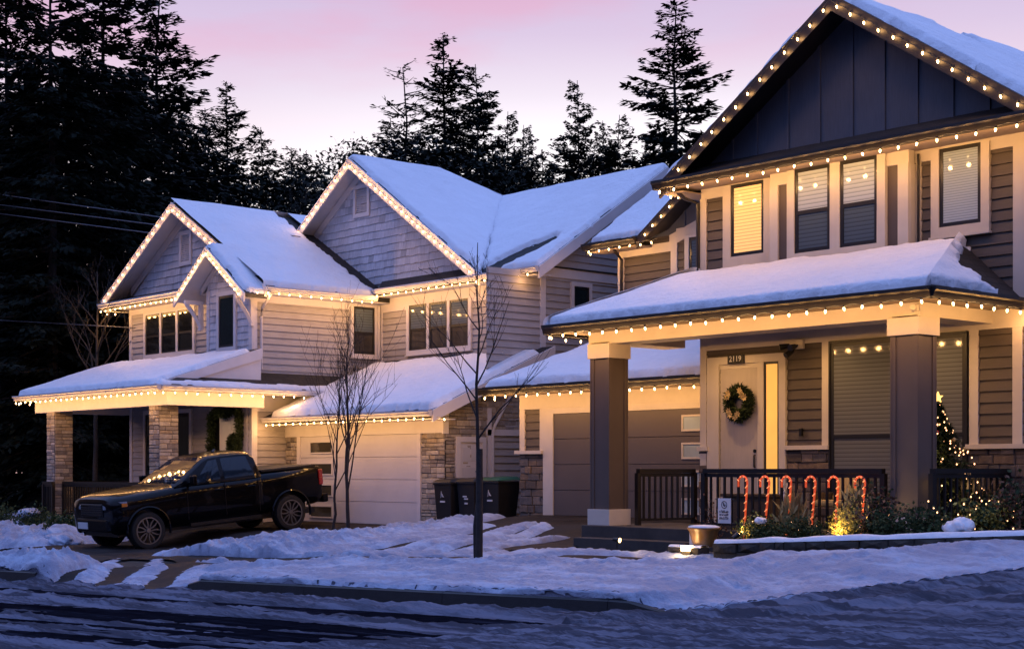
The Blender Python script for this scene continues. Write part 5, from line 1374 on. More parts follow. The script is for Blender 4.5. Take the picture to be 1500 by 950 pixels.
bush('ornamental_grass', -14.25, 18.0, zbd(-14.25), .16, .1, .55, 700, ['grass_dry'], 'tuft of dry grass between the first two candy canes', .22, spiky=2.5, cat='grass tuft', seed=11)
bush('ornamental_grass', -13.1, 17.95, zbd(-13.1), .16, .1, .6, 500, ['grass_dry'], 'tuft of dry grass left of the last candy cane', .2, spiky=2.5, cat='grass tuft', seed=12)
bush('shrub', -15.75, 18.0, -1.15, .3, .15, .75, 160, ['leaf_rust'], 'bare twiggy shrub left of the yard sign', .04, seed=13, stems=30)
fairy(-13.9, 17.75, -.83, .95, .1, .10, 9, 'fairy lights low among the candy canes', 1)
fairy(-11.3, 17.9, -.75, .75, .2, .35, 26, 'fairy lights through the shrub before the side railing', 2)
# clump of snow caught on shrubs
for (x, y, z, r, lab) in ((-11.15, 17.45, -.72, .14, 'lump of snow caught on the spreading shrub'), (-14.2, 17.2, -.72, .08, 'small lump of snow on the low evergreen shrub')):
    bm = bmesh.new(); bmesh.ops.create_icosphere(bm, subdivisions=4, radius=r)
    for v in bm.verts:
        q = v.co; nn = float(fbm(np.array(q.x*14+q.z*9), np.array(q.y*14+x), 3)); v.co = Vector((q.x*1.2, q.y, q.z*.75))*(1+.45*nn)
    me = bpy.data.meshes.new('snow'); bm.to_mesh(me); bm.free(); me.materials.append(M['snow']); me.shade_smooth()
    o = bpy.data.objects.new('snow', me); COL.objects.link(o); o.location = (x, y, z); tag(o, lab, 'snow', kind='stuff')

# candy canes
CANES = [(-15.10, -15.03, 'first candy cane from the left beside the yard sign'), (-14.73, -14.61, 'second lit candy cane counting from the yard sign'), (-14.29, -14.21, 'third lit candy cane over the dark low shrubs'),
         (-13.87, -13.77, 'fourth lit candy cane counting from the yard sign'), (-13.44, -13.37, 'fifth candy cane, just left above the golden shrub'), (-13.00, -12.92, 'last candy cane nearest the square column')]
for xb, xt, lab in CANES:
    t = thing('candy_cane', (xb, 17.9, zbd(xb)), lab+' ' if False else lab, 'candy cane', 'lit candy canes in front of the railing')
    p0 = Vector((xb, 17.9, zbd(xb)-.02)); p1 = Vector((xt, 17.9, -.19)); pts = [p0+(p1-p0)*k/24 for k in range(25)]
    R = .085; ax = (p1-p0).normalized(); cc = p1-Vector((R, 0, 0))
    for k in range(1, 13):
        a = math.pi*k/12; pts.append(cc+Vector((R*math.cos(a), 0, R*1.15*math.sin(a))))
    pts.append(pts[-1]+Vector((0, 0, -.06)))
    red = MB(); wh = MB()
    red.tube(pts, .0155, 8)
    for i in range(1, len(pts)-1, 3):
        a, b = pts[i], pts[i+1]; d = (b-a)
        s = Vector((-.012, -.0215, 0)); red.tube([a+s*.35-Vector((0.016, .012, 0)), a+d*.5+Vector((0, -.0165, 0)), b+Vector((.016, -.012, 0))], .008, 4, mi=1)
    red.build('cane', [M['caneglow'], M['canewhite']], t, smooth=40)
    mb = MB(); mb.tube([(xb, 17.9, zbd(xb)-.15), (xb, 17.9, zbd(xb)+.02)], .006, 4); mb.build('stake', M['black'], t)

# yard sign
t = thing('yard_sign', (-15.2, 17.6, -1.05), 'small white yard sign with dark emblem and lettering before the railing', 'sign')
mb = MB(); mb.box(-15.335, -15.085, 17.59, 17.605, -.79, -.42); sg = mb.build('sign_board', M['paint_white'], t, bevel=.003)
mb = MB(); mb.tube([(-15.345, 17.6, -1.3), (-15.345, 17.6, -.40)], .007, 5); mb.tube([(-15.075, 17.6, -1.3), (-15.075, 17.6, -.40)], .007, 5); mb.tube([(-15.39, 17.6, -.43), (-15.03, 17.6, -.43)], .006, 5); mb.tube([(-15.39, 17.6, -.785), (-15.03, 17.6, -.785)], .006, 5); mb.build('sign_frame', M['black'], t)
mb = MB(); cx, cz = -15.21, -.515
mb.tube([(cx+.052*math.cos(a), 17.586, cz+.052*math.sin(a)) for a in np.linspace(0, 6.283, 20)], .005, 4)
mb.tube([(cx-.015, 17.586, cz+.03), (cx-.01, 17.586, cz-.005), (cx+.01, 17.586, cz-.02)], .009, 4); mb.tube([(cx+.01, 17.586, cz+.01), (cx+.025, 17.586, cz-.02)], .006, 4)
mb.build('emblem', M['ink'], sg)
mb = MB(); rr = random.Random(5)
for z0, hh, n in ((-.635, .035, 7), (-.675, .030, 8), (-.735, .045, 7)):      # unreadable dark lettering
    for k in range(n):
        x = -15.30+k*(.18/n); w = .18/n*.62
        mb.box(x, x+w*.3, 17.584, 17.5895, z0, z0+hh*rr.uniform(.7, 1)); mb.box(x+w*.3, x+w, 17.584, 17.5895, z0+hh*rr.choice([0, .35, .75]), z0+hh*rr.choice([.2, .55, .95])+.006)
mb.build('lettering', M['ink'], sg)
# bronze planter and the thing beside it
t = thing('planter', (-15.25, 17.15, -1.13), 'wide bronze planter bowl filled with snow on the stone blocks', 'planter')
mb = MB(); mb.lathe([(.001, -1.12), (.15, -1.12), (.185, -1.02), (.215, -.90), (.25, -.86), (.25, -.84), (.228, -.84), (.225, -.87), (.001, -.87)], (-15.22, 17.15, 0), 32); mb.build('bowl', M['bronze'], t, smooth=35)
mb = MB(); mb.lathe([(.228, -.865), (.232, -.825), (.17, -.81), (.10, -.805), (.001, -.80)], (-15.22, 17.15, 0), 32); s_ = mb.build('snow', M['snow'], smooth=True); tag(s_, 'round cap of snow filling the bronze planter', 'snow', kind='stuff')
t = thing('gift_box', (-15.53, 17.3, -1.1), 'small white and teal box peeking out behind the planter', 'box')
mb = MB(); mb.box(-15.60, -15.46, 17.25, 17.39, -1.12, -.86); mb.build('box', M['paint_white'], t, bevel=.01)
mb = MB(); mb.box(-15.605, -15.455, 17.245, 17.395, -.89, -.82); mb.build('lid', simple('teal_lid', (.03, .22, .28), .5, .1), t, bevel=.008)

# porch furniture: wreath, chairs, figurine, storage bench, decorated tree
def ring_foliage(mb, pts, rad, n, mats=1, L=.07, seed=1):
    rnd = random.Random(seed); m = len(pts)
    for i in range(n):
        k = rnd.random()*(m-1); a = int(k); p = Vector(pts[a]).lerp(Vector(pts[min(a+1, m-1)]), k-a)
        d = Vector((rnd.gauss(0, 1), rnd.gauss(-.2, .8), rnd.gauss(0, 1))).normalized(); c = p+d*rad*rnd.uniform(.3, 1.0)
        d2 = (d+Vector((rnd.gauss(0, .6), rnd.gauss(0, .6), rnd.gauss(0, .6)))).normalized(); s = d2.cross(Vector((rnd.gauss(0, 1), rnd.gauss(0, 1), 1))).normalized()
        ll = L*rnd.uniform(.6, 1.3); mb.face([c-s*.006, c+d2*ll*.5-s*.010, c+d2*ll, c+d2*ll*.5+s*.010, c+s*.006], mi=rnd.randrange(mats))
def flower(mb, c, r, seed):
    rnd = random.Random(seed); c = Vector(c)
    for k in range(7):
        a = k*.9+rnd.random()*.3; d = Vector((math.cos(a), -.35, math.sin(a))).normalized(); s = d.cross(Vector((0, 1, 0))).normalized()
        mb.face([c, c+d*r*.5+s*r*.22, c+d*r, c+d*r*.5-s*r*.22])
t = thing('wreath', (-17.1, 20.2, 1.13), 'round fir wreath with golden flowers on the pale front door', 'wreath')
cir = [(-17.12+.215*math.cos(a), 20.17, 1.13+.215*math.sin(a)) for a in np.linspace(0, 6.2832, 40)]
mb = MB(); ring_foliage(mb, cir, .085, 3200, 1, .075, 2); mb.tube(cir, .045, 8); mb.build('greenery', M['leaf'], t)
for k, (a, r) in enumerate([(.75, .2), (1.1, .23), (2.3, .22), (2.6, .2), (3.9, .2), (4.2, .22), (5.0, .2), (.4, .22), (4.75, .24)]): mb = MB(); flower(mb, (-17.12+r*math.cos(a), 20.08, 1.13+r*math.sin(a)), .075, k); mb.build('flower', M['gold'], t)
def chair(x, y, z, label, mat_c):
    t = thing('patio_chair', (x, y, z), label, 'chair', 'wicker chairs on the porch')
    mb = MB(); mb.box(x-.3, x+.3, y-.28, y+.25, z+.22, z+.36); mb.build('seat', M['wicker'], t, bevel=.02)
    mb = MB(); mb.extrude([(x-.3, y+.22, z+.3), (x-.3, y+.30, z+.3), (x-.3, y+.42, z+.86), (x-.3, y+.35, z+.88)], (.6, 0, 0)); mb.build('backrest', M['wicker'], t, recalc=True, bevel=.015)
    for s in (-1, 1):
        mb = MB(); mb.box(x+s*.3, x+s*.36, y-.28, y+.28, z+.22, z+.58); mb.build('armrest', M['wicker'], t, bevel=.015)
        for q in (-.25, .22): mb = MB(); mb.box(x+s*.32-.025, x+s*.32+.025, y+q-.025, y+q+.025, z, z+.24); mb.build('leg', M['wicker'], t)
    mb = MB(); mb.box(x-.27, x+.27, y-.27, y+.2, z+.365, z+.47); c = mb.build('cushion', M[mat_c], t, bevel=.04)
    mb = MB(); mb.extrude([(x-.22, y+.12, z+.47), (x-.22, y+.22, z+.47), (x-.22, y+.32, z+.82), (x-.22, y+.22, z+.84)], (.44, 0, 0)); c = mb.build('pillow', M[mat_c], t, recalc=True, bevel=.03)
chair(-14.75, 19.75, -.93, 'wicker porch chair with mustard pillow under the window left half', 'cushion')
chair(-13.55, 19.75, -.93, 'wicker porch chair with mustard pillow close to the column', 'cushion')
t = thing('storage_bench', (-16.9, 18.95, -.93), 'brown wooden storage box on the porch behind the railing', 'box')
mb = MB(); mb.box(-16.25, -15.3, 18.75, 19.15, -.93, -.42); mb.build('body', M['wicker'], t, bevel=.01); mb = MB(); mb.box(-16.28, -15.27, 18.72, 19.18, -.418, -.37); mb.build('lid', M['wicker'], t, bevel=.01)
t = thing('deer_figurine', (-14.62, 18.8, -.93), 'small white deer figurine standing behind the second candy cane', 'figurine')
bm_ = MB(); x, y, z = -14.95, 18.75, -.93
bm_.tube([(x, y, z+.34), (x+.10, y, z+.36), (x+.22, y, z+.34)], [.05, .07, .06], 8); bm_.tube([(x+.01, y, z+.36), (x-.05, y, z+.5), (x-.08, y, z+.58)], [.045, .03, .028], 8); bm_.tube([(x-.05, y, z+.6), (x-.10, y, z+.585), (x-.16, y, z+.56)], [.03, .035, .016], 8)
for lx, ly in ((0, -.03), (0, .038), (.2, -.03), (.2, .03)): bm_.tube([(x+lx, y+ly, z), (x+lx, y+ly, z+.18), (x+lx+.01, y+ly, z+.33)], [.01, .012, .03], 6)
for s in (-1, 1): bm_.tube([(x-.06, y+s*.02, z+.61), (x-.04, y+s*.04, z+.68), (x-.06, y+s*.06, z+.74)], [.008, .008, .004], 5); bm_.tube([(x-.04, y+s*.04, z+.68), (x-.0, y+s*.045, z+.72)], .005, 5)
bm_.build('body', M['paint_white'], t, smooth=True)

def xmas_tree(x, y, z, h, r):
    t = thing('christmas_tree', (x, y, z), 'decorated christmas tree with lit star beside the square column', 'christmas tree')
    rnd = random.Random(11); mb = MB(); br = MB(); br.tube([(x, y, z), (x, y, z+h*.97)], [.04, .006], 6)
    for k in range(900):
        f = rnd.random()**.8; zz = z+.12+(h-.15)*f; R = r*(1-f)*rnd.uniform(.7, 1.1)+.03; a = rnd.random()*6.283; d = Vector((math.cos(a), math.sin(a), -.12)); p = Vector((x, y, zz)); e = p+d*R
        br.tube([p, e], [.005, .002], 3)
        for q in range(int(14+40*R/r)):
            u = rnd.uniform(.25, 1); c = p.lerp(e, u); dd = (d*.8+Vector((rnd.gauss(0, .6), rnd.gauss(0, .6), rnd.gauss(0, .45)))).normalized(); s = dd.cross(Vector((0, 0, 1))).normalized(); L = rnd.uniform(.05, .10)
            mb.face([c-s*.010, c+dd*L, c+s*.010])
    mb.build('greenery', M['leaf'], t); br.build('branches', M['bark'], t)
    for k in range(170):
        f = rnd.random(); R = r*(1-f)*rnd.uniform(.8, 1.05)+.02; a = rnd.random()*6.283
        o = bpy.data.objects.new('bulb', FAIRY); COL.objects.link(o); o.parent = t; o.location = (R*math.cos(a), R*math.sin(a), .12+(h-.15)*f)
    for k in range(16):
        f = rnd.uniform(.05, .8); R = r*(1-f)+.01; a = rnd.random()*6.283; mb = MB(); c = (x+R*math.cos(a), y+R*math.sin(a), z+.12+(h-.15)*f)
        mb.lathe([(.001, -.03), (.021, -.021), (.03, 0), (.021, .021), (.001, .03)], c, 10); mb.build('ornament', M['redpaint'] if k % 2 else M['gold'], t, smooth=True)
    mb = MB(); P5 = []
    for k in range(10):
        rr_ = .085 if k % 2 == 0 else .035; a = math.pi/2+k*math.pi/5; P5.append((x+rr_*math.cos(a), y-.02, z+h+.06+rr_*math.sin(a)))
    mb.extrude(P5, (0, .03, 0)); mb.build('star', M['star'], t, recalc=True)
    mb = MB(); mb.lathe([(.001, 0), (.16, 0), (.18, .12), (.001, .12)], (x, y, z), 16); mb.build('pot', M['bronze'], t)
    for dx, dz in ((.62, .25), (.45, .7), (.25, 1.2)):
        l = bpy.data.lights.new('tree_fill_lamp', 'POINT'); l.energy = 2.2; l.color = (1, .55, .22); l.shadow_soft_size = .05; o = bpy.data.objects.new('tree_fill_lamp', l); COL.objects.link(o); o.parent = t; o.location = (dx, -.45, dz)
# besides its bulbs the tree gets added unseen point lamps to brighten the greenery
xmas_tree(-12.80, 19.5, -.93, 1.92, .98)

# garland and wreath at the left house door
t = thing('garland', (-34.07, 20.4, 1.5), 'dark fir garland draped round the double door of the left house', 'garland')
gp = [(-34.75, 20.38, -.1), (-34.8, 20.38, .5), (-34.72, 20.38, 1.0), (-34.72, 20.38, 1.35), (-34.4, 20.38, 1.5), (-34.05, 20.38, 1.42), (-33.7, 20.38, 1.55), (-33.4, 20.38, 1.42), (-33.38, 20.38, 1.0), (-33.42, 20.38, .5), (-33.4, 20.38, -.1)]
mb = MB(); ring_foliage(mb, gp, .11, 5200, 1, .10, 3); mb.tube(gp, .05, 6); mb.build('greenery', M['leaf'], t)
t = thing('wreath', (-33.7, 20.42, .6), 'dark round wreath on the right leaf of the double door', 'wreath')
cir = [(-33.72+.17*math.cos(a), 20.40, .62+.20*math.sin(a)) for a in np.linspace(0, 6.2832, 30)]
mb = MB(); ring_foliage(mb, cir, .08, 2200, 1, .08, 5); mb.tube(cir, .05, 6); mb.build('greenery', M['leaf'], t)

# garden lamps (lit)
def pos_light(name, loc, energy, col=(1, .62, .25), r=.04, kind='POINT', rot=None, spot=1.2):
    l = bpy.data.lights.new(name, kind); l.energy = energy; l.color = col; l.shadow_soft_size = r
    if kind == 'SPOT': l.spot_size = spot; l.spot_blend = .6
    o = bpy.data.objects.new(name, l); COL.objects.link(o); o.location = loc
    if rot: o.rotation_euler = rot
    return o
def spot_fixture(x, y, z, aim, label, energy=9):
    t = thing('garden_spotlight', (x, y, z), label, 'garden light')
    mb = MB(); mb.tube([(x, y, z-.1), (x, y, z+.10)], .010, 6); mb.build('stake', M['black'], t)
    d = (Vector(aim)-Vector((x, y, z+.13))).normalized(); p = Vector((x, y, z+.13))
    mb = MB(); mb.tube([p-d*.06, p+d*.05], [.03, .042], 12); mb.build('lamp_head', M['black'], t, smooth=40)
    mb = MB(); mb.tube([p+d*.045, p+d*.056], .034, 12); mb.build('lens', M['lampglow'], t)
    l = pos_light('garden_spotlight_beam', p+d*.075, energy, kind='SPOT', r=.03, spot=1.5); l.rotation_euler = d.to_track_quat('-Z', 'Y').to_euler()
    l.parent = t; l.location = Vector(l.location)-Vector((x, y, z))
spot_fixture(-12.9, 17.03, -1.03, (-12.92, 17.45, -.72), 'small spotlight at the foot of the golden shrub', 30)
spot_fixture(-11.25, 17.42, zbd(-11.25)+.02, (-11.05, 17.95, -.55), 'small spotlight among the shrubs before the side railing', 22)
spot_fixture(-14.62, 17.15, zbd(-14.62)+.0, (-14.55, 17.5, -.75), 'small spotlight under the yellow green shrub by the sign', 9)
spot_fixture(-12.95, 17.78, zbd(-12.95)+.02, (-12.66, 18.4, .1), 'small uplight at the foot of the square column nearest the canes', 16)
spot_fixture(-16.62, 16.75, g_(-16.62, 16.75)+.10, (-15.6, 17.0, -1.15), 'small lit path spotlight in the snow left of the stone blocks', 12)
t = thing('block_lamp', (-15.28, 16.83, -1.2), 'small glowing lamp set into the low stone blocks', 'garden light')
mb = MB(); mb.box(-15.36, -15.20, 16.80, 16.90, -1.18, -1.10); mb.build('lens', M['blocklens'], t, bevel=.006); mb = MB(); mb.box(-15.37, -15.19, 16.81, 16.90, -1.3, -1.182); mb.build('housing', M['stone_edge'], t)
l = pos_light('block_lamp_glow', (-15.28, 16.70, -1.14), 5, r=.04); l.parent = t; l.location = (0, -.13, .06)

# ------------------------------------------------------------------ YOUNG BARE STREET TREES
def bare_tree(name, x, y, z, h, label, stems=1, seed=0, spread=.45, r0=.035, mat='bark', lean=(0, 0), first=.28, nmain=9, fine=1.0, reach=1.0):
    rnd = random.Random(seed); t = thing(name, (x, y, z), label, 'tree'); tk = MB(); br = MB()
    def branch(mb, p, d, L, r, depth):
        n = 5; pts = [p]; rs = [r]; q = p.copy(); dd = d.copy()
        for i in range(n):
            dd = (dd+Vector((rnd.gauss(0, .10), rnd.gauss(0, .10), rnd.gauss(.06, .05)))).normalized(); q = q+dd*(L/n); pts.append(q.copy()); rs.append(max(.0022, r*(1-.78*(i+1)/n)))
        mb.tube(pts, rs, 6 if depth < 1 else 4)
        if depth < 3:
            k = int((4 if depth < 2 else 2.6)*fine+rnd.random()*1.5)
            for j in range(k):
                f = rnd.uniform(.22, .95); i = min(n-1, int(f*n)); b = pts[i].lerp(pts[i+1], f*n-i)
                ax = Vector((rnd.gauss(0, 1), rnd.gauss(0, 1), rnd.gauss(0, .4))).normalized(); nd = (dd*.75+ax*.55+Vector((0, 0, .2))).normalized()
                branch(br, b, nd, L*rnd.uniform(.38, .6), max(.003, rs[i]*.55), depth+1)
    top = Vector((x+lean[0], y+lean[1], z+h)); base = Vector((x, y, z-.1)); pts = []; rs = []
    N = 12
    for i in range(N+1):
        f = i/N; pts.append(base.lerp(top, f)+Vector((rnd.gauss(0, .018), rnd.gauss(0, .018), 0))*(1 if 0 < i < N else 0)); rs.append(r0*(1-.88*f))
    tk.tube(pts, rs, 8)
    for j in range(nmain):
        f = first+(.92-first)*(j+rnd.random()*.6)/nmain; i = int(f*N); b = pts[i].lerp(pts[i+1], f*N-i)
        a = j*2.4+rnd.random()*.8; el = rnd.uniform(.55, .95); d = Vector((math.cos(a)*el*spread*2, math.sin(a)*el*spread*2, 1)).normalized()
        branch(br, b, d, (h*(1-f)*rnd.uniform(.55, .85)+.25)*reach, rs[i]*.6, 1)
    tk.build('trunk', M[mat], t, smooth=60); br.build('branches', M[mat], t)
    return t
bare_tree('young_tree', -17.5, 14.73, -1.55, 4.9, 'slender bare young tree on the snowy verge tied to a dark stake', seed=5, r0=.042, spread=.5, first=.42, nmain=11, reach=.72)
t = thing('tree_stake', (-17.38, 14.70, -1.55), 'thick dark wooden stake beside the bare tree on the verge', 'stake')
mb = MB(); mb.tube([(-17.41, 14.68, -1.7), (-17.40, 14.68, -.6), (-17.40, 14.68, .31)], [.055, .052, .05], 10); mb.build('post', M['bark'], t, smooth=50)
mb = MB(); mb.tube([(-17.53, 14.73, -.02), (-17.40, 14.68, -.02)], .016, 6); mb.build('tie', M['wire'], t)
mb = MB(); mb.lathe([(.085, -1.62), (.082, -1.40), (.06, -1.38)], (-17.44, 14.70, 0), 12); mb.build('guard', M['plastic_dk'], t)
bare_tree('young_tree', -26.5, 18.75, -1.48, 4.6, 'slim upright bare tree in the snow before the white garage door', seed=8, r0=.045, spread=.22, first=.22, nmain=14, fine=1.1)
bare_tree('young_tree', -27.15, 18.85, -1.50, 3.9, 'thin forked bare sapling just left of the slim upright tree', seed=21, r0=.034, spread=.28, first=.25, nmain=10, fine=1.0, lean=(.15, .1))

# ------------------------------------------------------------------ CONIFERS BEHIND
def conifer_mesh(h, R, seed, dens=1.0, sparse=0.0, bare=.12, top_pow=.85, ragged=.35, tl=.42):
    rnd = random.Random(seed); q = []; 
    tr = MB(); tr.tube([(rnd.gauss(0, .05), rnd.gauss(0, .05), .985*h*k/8) for k in range(9)], [max(.02, .013*h*(1-k/8.05)) for k in range(9)], 7)
    z = h*bare
    while z < h*.985:
        f = z/h; Rz = R*(1-f)**top_pow*(1+.18*math.sin(z*1.7+seed))+.06*R*(1-f)+.28
        nb = rnd.randint(6, 9) if f < .9 else 4
        for k in range(nb):
            if rnd.random() < sparse: continue
            a = rnd.random()*6.283; L = Rz*rnd.uniform(1-ragged, 1.12)
            if rnd.random() < .05: L *= 1.25
            droop = rnd.uniform(-.38, -.02) if f < .75 else rnd.uniform(-.05, .5)
            d = Vector((math.cos(a), math.sin(a), droop)).normalized(); p = Vector((0, 0, z+rnd.uniform(-.15, .15))); sd = Vector((-math.sin(a), math.cos(a), 0))
            tr.tube([p, p+d*L*.6+Vector((0, 0, -.02*L)), p+d*L+Vector((0, 0, .05*L))], [.03*h/20+.006, .018, .006], 3, cap=False)
            n = int(max(6, L/.085)*dens)
            for i in range(n):
                u = rnd.uniform(.12, 1.02) if L > .8 else rnd.uniform(0, 1); c = p+d*L*u+Vector((0, 0, .05*L*u*u-.01)); w = L*.34*(1.05-u)+.10
                for s in range(3):
                    ang = rnd.gauss(0, .7); dd = (d*math.cos(ang)+sd*math.sin(ang)*1.0+Vector((0, 0, rnd.uniform(-.55, .12)))).normalized()
                    l = tl*rnd.uniform(.45, 1.0)*(.6+.4*min(1, L/2)); v = dd.cross(Vector((rnd.gauss(0, .5), rnd.gauss(0, .5), 1))).normalized()*l*rnd.uniform(.13, .26)
                    c2 = c+sd*rnd.uniform(-w, w)*.8+Vector((0, 0, rnd.uniform(-.12, .05)))
                    q.append((c2-v*.3, c2+dd*l*.45-v, c2+dd*l, c2+dd*l*.5+v))
        z += rnd.uniform(.26, .5)*(h/20)**.5
    V = np.array([tuple(v) for f_ in q for v in f_], np.float32); n = len(q)
    me = bpy.data.meshes.new('crown'); me.vertices.add(n*4); me.vertices.foreach_set('co', V.ravel()); me.loops.add(n*4); me.loops.foreach_set('vertex_index', np.arange(n*4, dtype=np.int32))
    me.polygons.add(n); me.polygons.foreach_set('loop_start', np.arange(0, n*4, 4, dtype=np.int32)); me.update(calc_edges=True); me.materials.append(M['needle'])
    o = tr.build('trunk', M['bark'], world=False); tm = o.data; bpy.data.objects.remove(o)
    return tm, me
VAR = {'fir': conifer_mesh(20, 3.6, 1, 1.3, top_pow=.75), 'spruce': conifer_mesh(20, 3.3, 2, 1.4, top_pow=.65), 'thin': conifer_mesh(20, 2.3, 3, 1.2, ragged=.6, top_pow=.6), 'pine': conifer_mesh(20, 2.7, 4, .5, sparse=.25, bare=.35, top_pow=.45, ragged=.5, tl=.32),
       'big': conifer_mesh(24, 5.2, 5, .75, sparse=.12, bare=.05, top_pow=.7, ragged=.5, tl=.55), 'wide': conifer_mesh(20, 4.4, 6, 1.15, ragged=.38)}
VH = {'big': 24}
A_ = math.atan(2000/2272.); FW = (-math.cos(A_), math.sin(A_)); RT = (math.sin(A_), math.cos(A_))
def conifer(az, top, dist, kind, label, wide=1.0, group=None, cat='fir tree', rot=0):
    """az = sideways offset / distance, top = rise of the tip / distance (both as seen in the photo)"""
    x = dist*(FW[0]+az*RT[0]); y = dist*(FW[1]+az*RT[1]); h = top*dist+1.6
    t = thing('conifer_tree', (x, y, -1.6), label, cat, group)
    s = h/VH.get(kind, 20.0); tm, cm = VAR[kind]
    for nm, me in (('trunk', tm), ('crown', cm)):
        o = bpy.data.objects.new(nm, me); COL.objects.link(o); o.parent = t
    t.scale = (s*wide, s*wide, s); t.rotation_euler = (0, 0, rot)
P_ = lambda px: (px-750)/2272.
Q_ = lambda py: (688-py)/2272.
TREES = [
 (10, -90, 52, 'big', 'broad dark fir at the far left edge rising out of frame', .95, 0), (75, -150, 47, 'big', 'massive black fir left of the leftmost gable, rising out of frame', .9, 1), (150, -130, 49, 'big', 'tallest dense black fir directly above the leftmost gable', .95, 2),
 (118, 40, 60, 'wide', 'dark fir filling the gap between the two tallest left firs', 1.0, 3), (232, -25, 55, 'wide', 'tall fir with drooping boughs right of the tallest left firs', 1.2, 4), (200, 90, 64, 'wide', 'dark fir tucked behind the drooping bough fir', 1.0, 5), (40, 110, 60, 'wide', 'dark fir low at the left edge behind the overhead cables', 1.1, 6),
 (290, 215, 58, 'wide', 'short dark fir just right of the leftmost roof peak', .9, 7), (333, 112, 66, 'thin', 'narrow fir standing alone against the pink sky left of centre', 1.0, 8), (385, 178, 66, 'fir', 'medium fir above the white left gable roof', .9, 9), (428, 208, 70, 'spruce', 'bushy dark fir beside the pale bare twigs', 1.0, 10),
 (592, 90, 72, 'pine', 'sparse see through pine above the big middle gable', 1.15, 11), (650, 42, 72, 'thin', 'tallest narrow ragged fir above the middle roof', 1.15, 12), (697, 84, 70, 'spruce', 'pointed fir right of the tallest narrow fir', .85, 13), (742, 155, 72, 'fir', 'rounded dark fir above the roof valley', .75, 14), (775, 193, 76, 'spruce', 'small pointed fir right above the roof valley', .8, 15),
 (848, 108, 74, 'fir', 'slender pointed fir left of the big single fir', .72, 16), (884, 168, 80, 'spruce', 'small fir squeezed between two larger pointed firs', .7, 17), (908, 160, 78, 'spruce', 'small dark fir just left of the big single fir', .8, 18), (990, -8, 62, 'wide', 'big symmetrical fir beside the tall dark gable', 1.15, 19), (1040, 190, 70, 'fir', 'fir half hidden behind the tall dark gable', .9, 20),
 (555, 245, 76, 'spruce', 'low dark fir just right of the big middle roof peak', 1.0, 21), (625, 215, 78, 'wide', 'dark undergrowth fir below the sparse pine', .9, 22), (810, 235, 82, 'wide', 'low broad fir left of the slender pointed fir', .9, 23), (470, 232, 72, 'spruce', 'low dark fir beside the peak of the big middle gable', .9, 24), (350, 240, 70, 'wide', 'low broad fir behind the leftmost white roof', 1.0, 25), (950, 235, 80, 'wide', 'low broad fir under the big single fir', .9, 26), (870, 205, 86, 'wide', 'broad low fir behind the small fir left of the big single fir', .8, 37), (925, 215, 88, 'spruce', 'faint far fir deep in the wood near the big single fir', 1.0, 38), (795, 215, 86, 'fir', 'far fir above the right end of the middle roof ridge', .9, 39), (765, 175, 88, 'fir', 'far narrow fir between the rounded fir and the small pointed fir', .7, 40), (615, 180, 88, 'fir', 'far fir left behind the tallest narrow fir', .8, 41), (520, 205, 78, 'spruce', 'dark fir directly behind the peak of the big middle gable', 1.0, 29), (448, 215, 80, 'fir', 'small fir beside the leafless forked tree', 1.0, 30), (825, 190, 84, 'spruce', 'small fir left behind the slender pointed fir', 1.0, 31), (945, 188, 84, 'fir', 'fir between the low broad fir and the big single fir', .9, 32), (725, 190, 84, 'wide', 'broad fir between the pointed fir and the rounded fir', .8, 33), (670, 150, 82, 'fir', 'fir filling the gap between the narrow fir and pointed fir', .9, 34), (572, 165, 84, 'spruce', 'fir standing behind the sparse see through pine', .9, 35), (300, 150, 74, 'wide', 'fir between the drooping bough fir and the lone narrow fir', .9, 36), (-60, 60, 50, 'big', 'wide fir cut off by the left edge of the picture', .9, 27), (265, 130, 70, 'wide', 'dark fir behind the drooping bough fir near the roof', .9, 28)]
for px, py, dist, kind, lab, wd, k in TREES:
    conifer(P_(px), Q_(py), dist, kind, lab, wd, 'conifers behind the houses', rot=k*1.7)
def far_bare(px, py, dist, seed, label):
    az = P_(px); x = dist*(FW[0]+az*RT[0]); y = dist*(FW[1]+az*RT[1]); h = Q_(py)*dist+1.6
    bare_tree('bare_tree', x, y, -1.6, h*.86, label, seed=seed, r0=.10, spread=.5, mat='bark_light', first=.5, nmain=13, fine=1.1, lean=(1.1 if seed % 4 == 3 else -.9, .5))
far_bare(455, 172, 62, 31, 'leafless pale tree with forked limbs left of the big middle gable'); far_bare(545, 183, 66, 33, 'leafless twiggy tree just right of the middle roof peak'); far_bare(500, 205, 68, 35, 'small leafless tree directly above the big middle gable peak'); far_bare(140, 330, 44, 37, 'leafless trunk standing in front of the black firs at left')
far_bare(410, 195, 60, 39, 'thin leafless tree among the firs above the left roof')
